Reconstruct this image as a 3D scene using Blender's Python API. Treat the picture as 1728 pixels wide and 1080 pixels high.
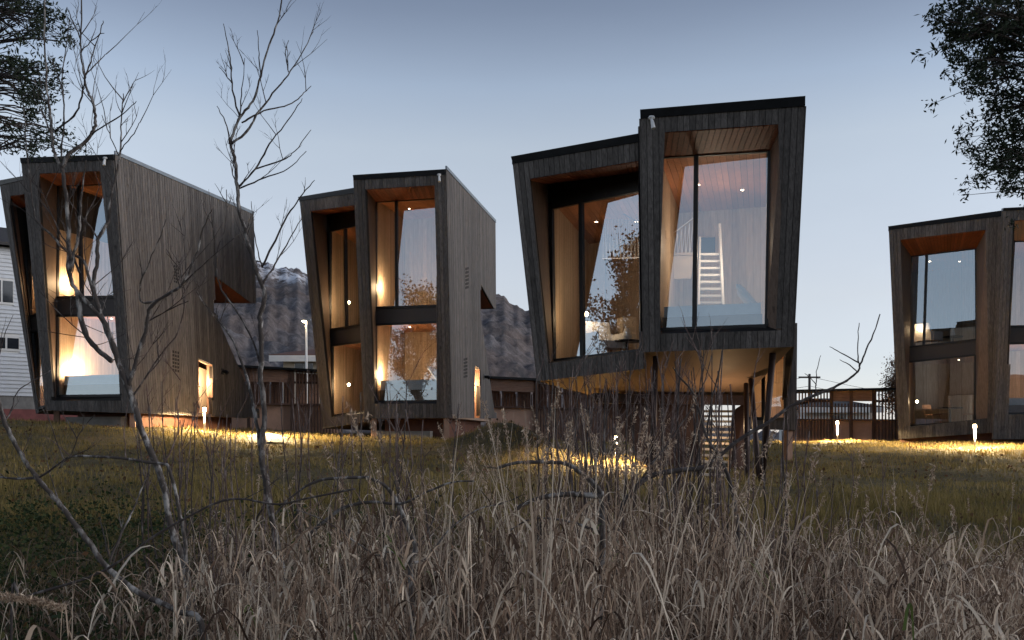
import bpy, math, random
import numpy as np
from mathutils import Vector as V
random.seed(7); rng = np.random.default_rng(7)
for o in list(bpy.data.objects): bpy.data.objects.remove(o, do_unlink=True)
S = bpy.context.scene
C = S.collection
R = math.radians

# ------------------------------------------------------------------ camera
E = 1.5            # eye height over the ground at the camera
F, CX, H = 1700.0, 864.0, 750.0   # focal length in px of the 1728-wide photo, principal column, horizon row
cd = bpy.data.cameras.new('camera'); cam = bpy.data.objects.new('camera', cd); C.objects.link(cam)
cam.location = (0, 0, E); cam.rotation_euler = (R(90), 0, 0)
cd.sensor_width = 36; cd.lens = 36 * F / 1728; cd.shift_y = (H - 540) / 1728
cd.clip_start = 0.1; cd.clip_end = 9000
S.camera = cam
# ------------------------------------------------------------------ sky and sun (after sunset, glow low on the right)
SUN_AZ, SUN_EL = 96.0, 12.0      # degrees to the right of the view direction
w = bpy.data.worlds.new('World'); S.world = w; w.use_nodes = True
nt = w.node_tree; nt.nodes.clear()
sky = nt.nodes.new('ShaderNodeTexSky'); sky.sky_type = 'NISHITA'; sky.sun_disc = False
sky.sun_elevation = R(SUN_EL); sky.sun_rotation = R(SUN_AZ)
sky.altitude = 50; sky.air_density = 1.0; sky.dust_density = 0.3; sky.ozone_density = 3.0
hs = nt.nodes.new('ShaderNodeHueSaturation'); hs.inputs['Saturation'].default_value = 0.50
# dusk tint of the whole sky: the same all the way round, paler towards the horizon
tc = nt.nodes.new('ShaderNodeTexCoord'); sx = nt.nodes.new('ShaderNodeSeparateXYZ'); rp = nt.nodes.new('ShaderNodeValToRGB')
e_ = rp.color_ramp.elements; e_[0].position = 0.0; e_[0].color = (1.48, 1.40, 1.60, 1); e_[1].position = 0.44; e_[1].color = (.72, .80, .92, 1)
for p_, c_ in ((.14, (1.53, 1.385, 1.36)), (.282, (1.60, 1.54, 1.48)), (.335, (1.36, 1.40, 1.45)), (.394, (.93, .98, 1.08))): em = e_.new(p_); em.color = (*c_, 1)
mx = nt.nodes.new('ShaderNodeMix'); mx.data_type = 'RGBA'; mx.blend_type = 'MULTIPLY'; mx.inputs[0].default_value = 1.0
bg = nt.nodes.new('ShaderNodeBackground'); bg.inputs['Strength'].default_value = 0.15
wo = nt.nodes.new('ShaderNodeOutputWorld')
nt.links.new(tc.outputs['Generated'], sx.inputs[0]); nt.links.new(sx.outputs[2], rp.inputs[0])
nt.links.new(sky.outputs[0], hs.inputs['Color']); nt.links.new(hs.outputs[0], mx.inputs[6]); nt.links.new(rp.outputs[0], mx.inputs[7])
cm = nt.nodes.new('ShaderNodeMapping'); cm.inputs['Scale'].default_value = (1.2, 1.0, 4.0); cn = nt.nodes.new('ShaderNodeTexNoise'); cn.inputs['Scale'].default_value = 2.2; cn.inputs['Detail'].default_value = 6; cn.inputs['Roughness'].default_value = .55
cr = nt.nodes.new('ShaderNodeValToRGB'); cr.color_ramp.elements[0].position = .35; cr.color_ramp.elements[0].color = (.97, .97, .975, 1); cr.color_ramp.elements[1].position = .72; cr.color_ramp.elements[1].color = (1.03, 1.03, 1.025, 1)
m2 = nt.nodes.new('ShaderNodeMix'); m2.data_type = 'RGBA'; m2.blend_type = 'MULTIPLY'; m2.inputs[0].default_value = 1.0
nt.links.new(tc.outputs['Generated'], cm.inputs[0]); nt.links.new(cm.outputs[0], cn.inputs['Vector']); nt.links.new(cn.outputs['Fac'], cr.inputs[0]); nt.links.new(mx.outputs[2], m2.inputs[6]); nt.links.new(cr.outputs[0], m2.inputs[7])
nt.links.new(m2.outputs[2], bg.inputs['Color']); nt.links.new(bg.outputs[0], wo.inputs[0])
sl = bpy.data.lights.new('sun', 'SUN'); so = bpy.data.objects.new('sun', sl); C.objects.link(so)
sl.energy = 1.15; sl.angle = R(35); sl.color = (1.0, 0.96, 0.93)
_d = V((math.sin(R(SUN_AZ)) * math.cos(R(SUN_EL + 4)), math.cos(R(SUN_AZ)) * math.cos(R(SUN_EL + 4)), math.sin(R(SUN_EL + 4))))
so.rotation_euler = _d.to_track_quat('Z', 'Y').to_euler()
S.view_settings.view_transform = 'Standard'; S.view_settings.look = 'None'
S.view_settings.exposure = 0.0; S.view_settings.gamma = 1.0; S.view_settings.use_curve_mapping = False
S.cycles.use_denoising = True; S.cycles.sample_clamp_indirect = 4.0; S.cycles.max_bounces = 5; S.cycles.diffuse_bounces = 3; S.cycles.glossy_bounces = 3; S.cycles.use_adaptive_sampling = True; S.cycles.adaptive_threshold = .02
S.cycles.transparent_max_bounces = 8; S.cycles.caustics_reflective = False; S.cycles.caustics_refractive = False

# ------------------------------------------------------------------ helpers
def pt(px, py, Y): return V(((px - CX) * Y / F, Y, E + (H - py) * Y / F))
def hit(px, py, p0, n):
    d = V(((px - CX) / F, 1.0, (H - py) / F)); o = V((0, 0, E))
    return o + d * ((p0 - o).dot(n) / d.dot(n))
ORG = {}
def link(o, parent=None):
    C.objects.link(o)
    if parent is not None: o.parent = parent
    return o
def tag(o, label, cat, group=None):
    o['label'] = label; o['category'] = cat
    if group: o['group'] = group
    return o
def empty(name, loc, label, cat, group=None):
    o = bpy.data.objects.new(name, None); link(o); o.location = loc; o.empty_display_size = .2
    ORG[o.name] = V(loc); return tag(o, label, cat, group)
def org(parent): return ORG.get(parent.name, V((0, 0, 0))) if parent is not None else V((0, 0, 0))
class MB:
    def __init__(s): s.v = []; s.f = []
    def slab(s, q, off):                     # a polygon pushed out by off into a closed prism
        n = len(q); b = len(s.v); q = [V(p) for p in q]
        s.v += q + [p + off for p in q]
        nrm = (q[1] - q[0]).cross(q[2] - q[0])
        flip = nrm.dot(off) > 0
        a = list(range(b, b + n)); t = list(range(b + n, b + 2 * n))
        fs = [a[::-1], t] + [[a[i], a[(i + 1) % n], t[(i + 1) % n], t[i]] for i in range(n)]
        s.f += fs if flip else [f[::-1] for f in fs]
        return s
    def box(s, c, sx, sy, sz, rz=0, base=True):
        c = V(c); ca, sa = math.cos(rz), math.sin(rz)
        q = [V((c.x + x * ca - y * sa, c.y + x * sa + y * ca, c.z if base else c.z - sz / 2)) for x, y in ((-sx/2, -sy/2), (sx/2, -sy/2), (sx/2, sy/2), (-sx/2, sy/2))]
        return s.slab(q, V((0, 0, sz)))
    def bar(s, p, q, wv, dv):                # bar from p to q, cross section wv x dv centred on the line
        p, q = V(p), V(q); wv, dv = V(wv) / 2, V(dv) / 2
        return s.slab([p - wv - dv, p + wv - dv, q + wv - dv, q - wv - dv], dv * 2)
    def tube(s, pts, rad, n=6):
        pts = [V(p) for p in pts]; b = len(s.v); m = len(pts)
        for i, p in enumerate(pts):
            t = (pts[min(i + 1, m - 1)] - pts[max(i - 1, 0)]).normalized()
            a = t.cross(V((0.13, 1, 0.07))).normalized() if abs(t.y) < .9 else t.cross(V((1, 0, 0))).normalized()
            c = t.cross(a)
            for k in range(n):
                th = 2 * math.pi * k / n
                s.v.append(p + (a * math.cos(th) + c * math.sin(th)) * rad[i])
        for i in range(m - 1):
            for k in range(n):
                s.f.append([b + i * n + k, b + i * n + (k + 1) % n, b + (i + 1) * n + (k + 1) % n, b + (i + 1) * n + k])
        s.f.append([b + k for k in range(n)][::-1]); s.f.append([b + (m - 1) * n + k for k in range(n)])
        return s
    def lathe(s, c, prof, n=20):             # prof: (radius, height) from the bottom up
        c = V(c); b = len(s.v); m = len(prof)
        for r, z in prof:
            for k in range(n): th = 2 * math.pi * k / n; s.v.append(c + V((r * math.cos(th), r * math.sin(th), z)))
        for i in range(m - 1):
            for k in range(n): s.f.append([b + i * n + k, b + i * n + (k + 1) % n, b + (i + 1) * n + (k + 1) % n, b + (i + 1) * n + k])
        s.f.append([b + k for k in range(n)][::-1]); s.f.append([b + (m - 1) * n + k for k in range(n)])
        return s
    def build(s, name, mat, parent=None, smooth=False, kind=None):
        g = org(parent)
        me = bpy.data.meshes.new(name); me.from_pydata([p - g for p in s.v], [], s.f); me.materials.append(mat)
        if smooth: me.polygons.foreach_set('use_smooth', [True] * len(me.polygons))
        o = bpy.data.objects.new(name, me); link(o, parent); ORG[o.name] = g
        if kind: o['kind'] = kind
        return o
def np_mesh(name, verts, quads, mat, tint=None, smooth=False, parent=None):
    g = org(parent)
    me = bpy.data.meshes.new(name); verts = np.asarray(verts, np.float32) - np.array(g, np.float32)
    quads = np.asarray(quads, np.int32); k = quads.shape[1]
    me.vertices.add(len(verts)); me.vertices.foreach_set('co', verts.ravel())
    me.loops.add(quads.size); me.loops.foreach_set('vertex_index', quads.ravel())
    me.polygons.add(len(quads)); me.polygons.foreach_set('loop_start', np.arange(0, quads.size, k, dtype=np.int32))
    me.polygons.foreach_set('loop_total', np.full(len(quads), k, np.int32))
    if smooth: me.polygons.foreach_set('use_smooth', np.ones(len(quads), bool))
    if tint is not None:
        a = me.attributes.new('tint', 'FLOAT', 'POINT'); a.data.foreach_set('value', np.asarray(tint, np.float32))
    me.update(calc_edges=True); me.validate(); me.materials.append(mat)
    o = bpy.data.objects.new(name, me); link(o, parent); ORG[o.name] = g
    return o

def smooth_path(pts, k=3):
    out = []
    for i in range(len(pts) - 1):
        p0, p1, p2, p3 = pts[max(i-1, 0)], pts[i], pts[i+1], pts[min(i+2, len(pts)-1)]
        for j in range(k):
            t = j / k; out.append(.5*((2*p1) + (p2-p0)*t + (2*p0-5*p1+4*p2-p3)*t*t + (3*p1-p0-3*p2+p3)*t**3))
    return out + [pts[-1]]
# ------------------------------------------------------------------ materials
class NT:
    def __init__(s, name):
        s.m = bpy.data.materials.new(name); s.m.use_nodes = True; s.t = s.m.node_tree; s.n = s.t.nodes; s.n.clear()
        s.out = s.n.new('ShaderNodeOutputMaterial')
    def add(s, typ, **kw):
        nd = s.n.new('ShaderNode' + typ)
        for k, v in kw.items():
            if k in nd.inputs: nd.inputs[k].default_value = v
            else: setattr(nd, k, v)
        return nd
    def l(s, a, b): s.t.links.new(a, b)
    def ramp(s, fac, stops):
        r = s.add('ValToRGB'); e = r.color_ramp.elements
        while len(e) < len(stops): e.new(.5)
        for i, (p, c) in enumerate(stops): e[i].position = p; e[i].color = (*c, 1)
        s.l(fac, r.inputs[0]); return r.outputs[0]
    def coord(s, scale=(1, 1, 1), kind='Object', rnd=False):
        tc = s.add('TexCoord'); mp = s.add('Mapping'); mp.inputs['Scale'].default_value = scale
        s.l(tc.outputs[kind], mp.inputs['Vector'])
        if rnd:
            oi = s.add('ObjectInfo'); mu = s.add('Math', operation='MULTIPLY'); mu.inputs[1].default_value = 37.0
            cb = s.add('CombineXYZ'); s.l(oi.outputs['Random'], mu.inputs[0])
            for k in range(3): s.l(mu.outputs[0], cb.inputs[k])
            s.l(cb.outputs[0], mp.inputs['Location'])
        return mp.outputs[0]
    def noise(s, vec, scale, detail=6, rough=.6, dist=0):
        n = s.add('TexNoise'); n.inputs['Scale'].default_value = scale; n.inputs['Detail'].default_value = detail
        n.inputs['Roughness'].default_value = rough; n.inputs['Distortion'].default_value = dist
        s.l(vec, n.inputs['Vector']); return n.outputs['Fac']
    def mix(s, fac, a, b, mode='MIX'):
        m = s.add('Mix', data_type='RGBA', blend_type=mode)
        if isinstance(fac, (int, float)): m.inputs[0].default_value = fac
        else: s.l(fac, m.inputs[0])
        for i, c in ((6, a), (7, b)):
            if isinstance(c, tuple): m.inputs[i].default_value = (*c, 1)
            else: s.l(c, m.inputs[i])
        return m.outputs[2]
    def bsdf(s, col, rough=.7, metal=0, bump=None, bs=.3, bd=.01, spec=.4):
        p = s.add('BsdfPrincipled'); p.inputs['Metallic'].default_value = metal; p.inputs['Specular IOR Level'].default_value = spec
        if isinstance(col, tuple): p.inputs['Base Color'].default_value = (*col, 1)
        else: s.l(col, p.inputs['Base Color'])
        if isinstance(rough, (int, float)): p.inputs['Roughness'].default_value = rough
        else: s.l(rough, p.inputs['Roughness'])
        if bump is not None:
            b = s.add('Bump'); b.inputs['Strength'].default_value = bs; b.inputs['Distance'].default_value = bd
            s.l(bump, b.inputs['Height']); s.l(b.outputs[0], p.inputs['Normal'])
        s.l(p.outputs[0], s.out.inputs[0]); return p
def wood(name, dark, light, var=.35, rough=.75, grain=(14, 14, .9), spec=.3):
    n = NT(name); v = n.coord(grain, rnd=True)
    g = n.noise(v, 2.2, 5, .65, .6); kn = n.noise(n.coord((7, 7, 4), rnd=True), 1.0, 3, .5)
    col = n.ramp(g, [(.28, dark), (.72, light)])
    col = n.mix(n.ramp(kn, [(.66, (0, 0, 0)), (.74, (.6,) * 3)]), col, tuple(c * .45 for c in dark))
    st = n.noise(n.coord((1.1, 1.1, .35)), 1.0, 3, .6)
    col = n.mix(n.ramp(st, [(.35, (.5,) * 3), (.65, (0,) * 3)]), col, n.mix(.5, col, (.03, .028, .027)))
    oi = n.add('ObjectInfo'); hv = n.add('HueSaturation'); mr = n.add('MapRange')
    mr.inputs['To Min'].default_value = 1 - var; mr.inputs['To Max'].default_value = 1 + var
    n.l(oi.outputs['Random'], mr.inputs[0]); n.l(mr.outputs[0], hv.inputs['Value']); n.l(col, hv.inputs['Color'])
    n.bsdf(hv.outputs[0], rough, bump=g, bs=.35, bd=.006, spec=spec); return n.m
def plain(name, col, rough=.6, metal=0, var=.25, scale=3.0, spec=.4, bd=.004):
    n = NT(name); g = n.noise(n.coord((1, 1, 1)), scale, 4, .62)
    c = n.ramp(g, [(.3, tuple(x * (1 - var) for x in col)), (.7, tuple(min(1, x * (1 + var)) for x in col))])
    r = n.add('MapRange'); r.inputs['To Min'].default_value = max(0, rough - .1); r.inputs['To Max'].default_value = min(1, rough + .12); n.l(g, r.inputs[0])
    n.bsdf(c, r.outputs[0], metal, bump=g, bs=.2, bd=bd, spec=spec); return n.m
def planks(name, dark, light, axis, pitch):       # plank lining of a room too far off to pick the planks apart
    n = NT(name); tc = n.add('TexCoord'); sp = n.add('SeparateXYZ'); n.l(tc.outputs['Object'], sp.inputs[0])
    d = n.add('Math', operation='DIVIDE'); d.inputs[1].default_value = pitch
    if axis == 'xy':
        ad = n.add('Math', operation='ADD'); n.l(sp.outputs[0], ad.inputs[0]); n.l(sp.outputs[1], ad.inputs[1]); n.l(ad.outputs[0], d.inputs[0])
    else: n.l(sp.outputs['XYZ'.index(axis)], d.inputs[0])
    fr = n.add('Math', operation='FRACT'); n.l(d.outputs[0], fr.inputs[0]); fl = n.add('Math', operation='FLOOR'); n.l(d.outputs[0], fl.inputs[0])
    wn = n.add('TexWhiteNoise', noise_dimensions='1D'); n.l(fl.outputs[0], wn.inputs['W'])
    g = n.noise(n.coord((10, 10, 1.2)), 2.0, 6, .6, .4)
    col = n.ramp(g, [(.3, dark), (.7, light)])
    hv = n.add('HueSaturation'); mr = n.add('MapRange'); mr.inputs['To Min'].default_value = .75; mr.inputs['To Max'].default_value = 1.2
    n.l(wn.outputs['Value'], mr.inputs[0]); n.l(mr.outputs[0], hv.inputs['Value']); n.l(col, hv.inputs['Color'])
    gr = n.ramp(fr.outputs[0], [(0, (0,) * 3), (.06, (1,) * 3)])
    n.bsdf(n.mix(gr, tuple(c * .3 for c in dark), hv.outputs[0]), .5, bump=gr, bs=.6, bd=.006); return n.m
def emit(name, col, s):
    n = NT(name); e = n.add('Emission'); e.inputs[0].default_value = (*col, 1); e.inputs[1].default_value = s; n.l(e.outputs[0], n.out.inputs[0]); return n.m
def glass_mat():
    n = NT('window_glass'); g = n.add('BsdfGlossy'); g.inputs['Roughness'].default_value = 0.0; g.inputs['Color'].default_value = (.74, .88, 1.0, 1)
    t = n.add('BsdfTransparent'); t.inputs[0].default_value = (.93, .95, .95, 1); m = n.add('MixShader')
    fr = n.add('Fresnel'); fr.inputs[0].default_value = 1.5; a = n.add('Math', operation='MULTIPLY_ADD'); a.inputs[1].default_value = .9; a.inputs[2].default_value = .27
    b = n.add('Bump'); b.inputs['Strength'].default_value = .04; b.inputs['Distance'].default_value = .02
    n.l(n.noise(n.coord((1, 1, 1)), .9, 2, .4), b.inputs['Height']); n.l(b.outputs[0], g.inputs['Normal'])
    ge = n.add('NewGeometry'); iv = n.add('Math', operation='SUBTRACT'); iv.inputs[0].default_value = 1.0; n.l(ge.outputs['Backfacing'], iv.inputs[1])
    fm = n.add('Math', operation='MULTIPLY'); n.l(a.outputs[0], fm.inputs[0]); n.l(iv.outputs[0], fm.inputs[1])      # one coated face per pane mirrors
    n.l(fr.outputs[0], a.inputs[0]); n.l(fm.outputs[0], m.inputs[0]); n.l(t.outputs[0], m.inputs[1]); n.l(g.outputs[0], m.inputs[2]); n.l(m.outputs[0], n.out.inputs[0]); return n.m
M = {
 'clad': wood('weathered_timber', (.064, .055, .050), (.208, .185, .171), .28),
 'under': plain('dark_underlay', (.025, .022, .020), .9),
 'soffit': wood('oiled_soffit_timber', (.16, .044, .018), (.34, .10, .040), .25, .5, (9, 9, 9)),
 'reveal': wood('oiled_reveal_timber', (.105, .070, .052), (.22, .155, .12), .2, .6),
 'pine': planks('pine_lining', (.42, .31, .215), (.62, .49, .37), 'xy', .11),
 'pine_ceiling': wood('pine_ceiling_board', (.32, .125, .052), (.52, .23, .105), .25, .5, (9, 9, 9)),
 'floor': plain('oak_floor', (.24, .15, .09), .45),
 'black': plain('black_metal', (.012, .013, .015), .38, .6, .3),
 'flash': plain('grey_metal_flashing', (.20, .22, .24), .42, .7, .15),
 'frame': plain('dark_window_frame', (.022, .020, .019), .45, .2),
 'band': plain('brown_grey_spandrel_panel', (.060, .050, .046), .55, .1, .12, 1.5),
 'plinth': plain('red_brown_plinth', (.11, .045, .03), .8),
 'core': plain('dark_brown_core_panel', (.055, .030, .024), .7),
 'under_hull': plain('painted_plywood_soffit', (.34, .235, .175), .6, 0, .1, 1.2),
 'concrete': plain('concrete', (.22, .21, .20), .9),
 'postwood': wood('sawn_post', (.26, .15, .10), (.42, .27, .20), .2),
 'steel': plain('dark_brown_steel', (.035, .020, .016), .5, .5),
 'white': plain('white_paint', (.72, .71, .69), .5, 0, .06, 2),
 'cream': plain('cream_paint', (.62, .53, .42), .55, 0, .08, 2),
 'linen': plain('white_linen', (.74, .74, .76), .9, 0, .06, 6, bd=.02),
 'grey_cloth': plain('grey_cloth', (.22, .23, .25), .95, 0, .2, 30),
 'slat': wood('stained_slat', (.085, .045, .033), (.19, .105, .075), .3),
 'fascia': wood('fascia_timber', (.20, .105, .07), (.40, .235, .165), .2, .6, (1.2, 1.2, 14)),
 'lowwall': plain('lamp_tinted_render', (.60, .37, .27), .85, 0, .1, 2.5),  # warm lamp light on the low walls is put into this base colour
 'siding': plain('white_siding_board', (.66, .68, .71), .6, 0, .06, 4),
 'roof': plain('dark_roof_tile', (.055, .05, .05), .75),
 'roof_brown': plain('brown_roof_tile', (.12, .06, .045), .75),
 'redband': plain('red_foundation_paint', (.22, .075, .07), .8),
 'glass': glass_mat(),
 'dglass': plain('dark_window_pane', (.02, .024, .03), .08, 0, .1, 1, spec=.8),
 'lampglow': emit('warm_lamp_glow', (1.0, .72, .40), 60),
 'smallglow': emit('warm_spot_glow', (1.0, .80, .55), 25),
}
def bark(name, dark, light, thr=.58, sc=22):
    n = NT(name); v = n.coord((1, 1, .45)); a = n.noise(v, sc, 6, .65); b = n.noise(n.coord((1, 1, .3)), sc * .35, 4, .6)
    c = n.mix(n.ramp(a, [(thr - .06, (0,) * 3), (thr + .05, (1,) * 3)]), dark, light); c = n.mix(n.ramp(b, [(.4, (0,) * 3), (.6, (.55,) * 3)]), c, dark)
    n.bsdf(c, .85, bump=a, bs=.5, bd=.004); return n.m
M['bark_birch'] = bark('lichened_bark', (.060, .048, .042), (.36, .34, .32), .555)
M['bark_dark'] = bark('dark_bark', (.048, .037, .033), (.20, .175, .16), .58)
M['bark_red'] = bark('red_brown_twig_bark', (.10, .066, .058), (.25, .20, .18), .55, 30)
def leafy(name, stops, trans=.3, rough=.75):
    n = NT(name); at = n.add('Attribute', attribute_name='tint'); col = n.ramp(at.outputs['Fac'], stops)
    d = n.add('BsdfPrincipled'); d.inputs['Roughness'].default_value = rough; d.inputs['Specular IOR Level'].default_value = .25; n.l(col, d.inputs['Base Color'])
    t = n.add('BsdfTranslucent'); n.l(col, t.inputs[0]); m = n.add('MixShader'); m.inputs[0].default_value = trans
    n.l(d.outputs[0], m.inputs[1]); n.l(t.outputs[0], m.inputs[2]); n.l(m.outputs[0], n.out.inputs[0]); return n.m
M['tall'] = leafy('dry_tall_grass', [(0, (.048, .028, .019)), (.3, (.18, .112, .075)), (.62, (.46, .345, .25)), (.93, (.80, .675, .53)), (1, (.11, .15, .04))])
M['lawn'] = leafy('lawn_blades', [(0, (.07, .058, .02)), (.35, (.16, .125, .04)), (.7, (.29, .215, .075)), (1, (.44, .32, .16))])
M['weed'] = leafy('weed_leaves', [(0, (.012, .022, .008)), (.6, (.04, .06, .02)), (.9, (.09, .085, .03)), (1, (.13, .065, .03))])
M['needle'] = leafy('dark_evergreen_leaves', [(0, (.010, .018, .010)), (1, (.040, .055, .030))], .15)
M['oakleaf'] = leafy('dark_oak_leaves', [(0, (.012, .009, .006)), (1, (.05, .032, .02))], .1)
M['rust'] = leafy('rusty_leaves', [(0, (.06, .035, .02)), (1, (.16, .085, .05))], .3)
def ground_mat():
    n = NT('soil_and_turf'); v = n.coord(); a = n.noise(v, 1.1, 8, .65); b = n.noise(v, 9.0, 6, .7)
    c = n.ramp(a, [(.3, (.06, .05, .02)), (.48, (.14, .108, .04)), (.7, (.24, .165, .08))])
    c = n.mix(n.ramp(b, [(.4, (.6,) * 3), (.65, (0,) * 3)]), c, (.045, .036, .02)); n.bsdf(c, .95, bump=b, bs=1.0, bd=.09); return n.m
M['ground'] = ground_mat()
def mountain_mat():
    n = NT('mountain_slope'); v = n.coord(); geo = n.add('NewGeometry'); sp = n.add('SeparateXYZ'); n.l(geo.outputs['Position'], sp.inputs[0])
    a = n.noise(v, .012, 9, .62); b = n.noise(n.coord((1, 1, .35)), .11, 8, .75); d = n.noise(n.coord((1, 1, .5)), .035, 8, .7)
    c = n.ramp(b, [(.30, (.055, .052, .060)), (.5, (.125, .115, .120)), (.70, (.27, .255, .26))])
    c = n.mix(n.ramp(a, [(.38, (0,) * 3), (.56, (.75,) * 3)]), c, n.ramp(b, [(.35, (.075, .055, .048)), (.65, (.19, .145, .125))]))
    c = n.mix(n.ramp(d, [(.55, (0,) * 3), (.64, (.8,) * 3)]), c, (.05, .05, .055))
    hz = n.add('Math', operation='MULTIPLY_ADD'); hz.inputs[1].default_value = 90.0; n.l(d, hz.inputs[0]); n.l(sp.outputs[2], hz.inputs[2])
    mr = n.add('MapRange'); mr.inputs['From Min'].default_value = 238; mr.inputs['From Max'].default_value = 262; n.l(hz.outputs[0], mr.inputs[0])
    pat = n.ramp(n.noise(n.coord((1, 1, 1.6)), .05, 8, .75), [(.46, (0,) * 3), (.54, (1,) * 3)]); sm = n.add('Math', operation='MULTIPLY'); n.l(mr.outputs[0], sm.inputs[0]); n.l(pat, sm.inputs[1])
    c = n.mix(sm.outputs[0], c, (.72, .74, .80)); n.bsdf(c, .95, bump=b, bs=.6, bd=2.5); return n.m
M['mountain'] = mountain_mat()

# ------------------------------------------------------------------ terrain
YS = [-40, 0, 6, 10, 14, 18, 21, 24, 27, 30, 34, 42, 60, 9000]
COL = [(-15, [-1.2, 0, .05, .30, .75, 1.18, 1.50, 1.80, 2.05, 2.15, 2.2, 2.25, 2.3, 2.3]),
       (-5, [-1.2, 0, .02, .22, .55, .92, 1.15, 1.36, 1.55, 1.68, 1.75, 1.9, 2.0, 2.0]),
       (3.5, [-1.2, 0, 0, .16, .42, .68, .82, .98, 1.12, 1.3, 1.5, 1.6, 1.7, 1.7]),
       (13, [-1.2, 0, 0, .15, .36, .56, .64, .95, 1.28, 1.37, 1.5, 1.62, 1.65, 1.65])]
YD = np.linspace(-40, 80, 241)
def _prof(zs):
    z = np.interp(YD, YS, zs); k = np.exp(-np.linspace(-2, 2, 9) ** 2); k /= k.sum()
    zp = np.pad(z, 4, mode='edge'); return np.convolve(zp, k, 'valid')
PROF = [_prof(c[1]) for c in COL]; PX = [c[0] for c in COL]
def ground(x, y):
    x = np.asarray(x, float); y = np.asarray(y, float)
    zs = [np.interp(np.clip(y, -40, 80), YD, p) for p in PROF]
    z = np.where(x <= PX[0], zs[0], zs[-1])
    for i in range(3):
        t = np.clip((x - PX[i]) / (PX[i + 1] - PX[i]), 0, 1); t = t * t * (3 - 2 * t)
        z = np.where((x > PX[i]) & (x <= PX[i + 1]), zs[i] * (1 - t) + zs[i + 1] * t, z)
    z = z + .80 * np.exp(-((x + .15) / 1.35) ** 2 - ((y - 26.5) / 2.2) ** 2)                   # the hump in front of the fence
    n = .05 * np.sin(x * 1.3 + y * .7) * np.sin(y * .9 - x * .4 + 1) + .03 * np.sin(x * 3.1 + 2) * np.sin(y * 2.7 + x) + .02 * np.sin(x * 6.3 + y * 2) * np.sin(y * 5.1)
    return z + n * np.clip(1 - (abs(y) - 40) / 30, 0, 1) * np.clip(1 - (abs(x) - 40) / 30, 0, 1)
def gz(x, y): return float(ground(x, y))
def _axis(a, b, step, far):
    core = np.arange(a, b + 1e-6, step); g = np.geomspace(step, far, 34).cumsum(); g = g[g < far]
    return np.concatenate([(a - g)[::-1], core, b + g])
gx = _axis(-26, 26, .4, 6000); gy = _axis(-4, 50, .4, 6000)
XX, YY = np.meshgrid(gx, gy); ZZ = ground(XX, YY)
nx = len(gx); ii = (np.arange(len(gy) - 1)[:, None] * nx + np.arange(nx - 1)[None]).ravel()
g_ = np_mesh('ground', np.stack([XX, YY, ZZ], -1).reshape(-1, 3), np.stack([ii, ii + 1, ii + nx + 1, ii + nx], 1), M['ground'], smooth=True); g_['kind'] = 'structure'
# mountain
mp = [(-900, 520), (-400, 470), (0, 425), (250, 405), (430, 443), (480, 450), (540, 468), (620, 476), (740, 470), (800, 482), (835, 497), (870, 512), (900, 531), (950, 565), (1050, 640), (1200, 715), (1400, 742)]
nu, nv = 520, 130
u = np.linspace(-900, 1400, nu); hy = np.interp(u, [p[0] for p in mp], [p[1] for p in mp])
hy = hy + 3.2 * np.sin(u * .11) + 2.2 * np.sin(u * .27 + 1) + 1.2 * np.sin(u * .61) ; YR = 1300.0
hm = np.maximum((H - hy) * YR / F, 2) + E
tt = np.linspace(0, 1, nv)
T, U = np.meshgrid(tt, u, indexing='ij'); Hm = np.broadcast_to(hm, T.shape)
Yd = 520 + (YR - 520) * T; Xd = (U - CX) / F * Yd
Zd = Hm * (T ** 1.25)
def fbm(x, y, seed, oct=6, base=.004):
    r = np.random.default_rng(seed); o = np.zeros_like(x); a = 1
    for k in range(oct):
        for _ in range(3):
            th, ph = r.uniform(0, 6.28, 2); o += a * np.sin((x * np.cos(th) + y * np.sin(th)) * base * 6.28 + ph) / 3
        a *= .55; base *= 2.05
    return o
env = np.sin(np.pi * np.clip(T, 0, 1)) ** .6
Zd = Zd + 18 * env * fbm(Xd, Yd, 3) * np.clip(Hm / 150, 0, 1) + 1.6 * fbm(Xd, Yd, 5, 3, .05) * np.clip(Hm / 150, 0, 1)
bkY = Yd[-1] + 900; bkX = Xd[-1] * 1.6; mv = np.concatenate([np.stack([Xd, Yd, Zd], -1).reshape(-1, 3), np.stack([bkX, bkY, np.full(nu, -5.0)], -1)])
ii = (np.arange(nv)[:, None] * nu + np.arange(nu - 1)[None]).ravel()
mo = np_mesh('mountain', mv, np.stack([ii, ii + 1, ii + nu + 1, ii + nu], 1), M['mountain'], smooth=True); mo['kind'] = 'structure'

# the range on the far shore behind the camera (mirrored low in the windows)
az = np.linspace(R(95), R(265), 200); hb = 150 + 60*fbm(az*300, az*0, 8, 5, .006); rows = []
for t, hh in ((0, -3), (.35, .35), (.7, .75), (1.0, 1.0), (1.35, .5)): rr = 2300 + 900*t; rows.append(np.stack([np.sin(az)*rr, np.cos(az)*rr, np.where(hh < 0, hh, hb*hh + 8*fbm(az*900 + t*50, az*0 + t, 9, 4, .01))], -1))
mv = np.concatenate(rows); ii = (np.arange(4)[:, None]*200 + np.arange(199)[None]).ravel()
mo = np_mesh('mountain', mv, np.stack([ii, ii+1, ii+201, ii+200], 1), M['mountain']); mo['kind'] = 'structure'
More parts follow.
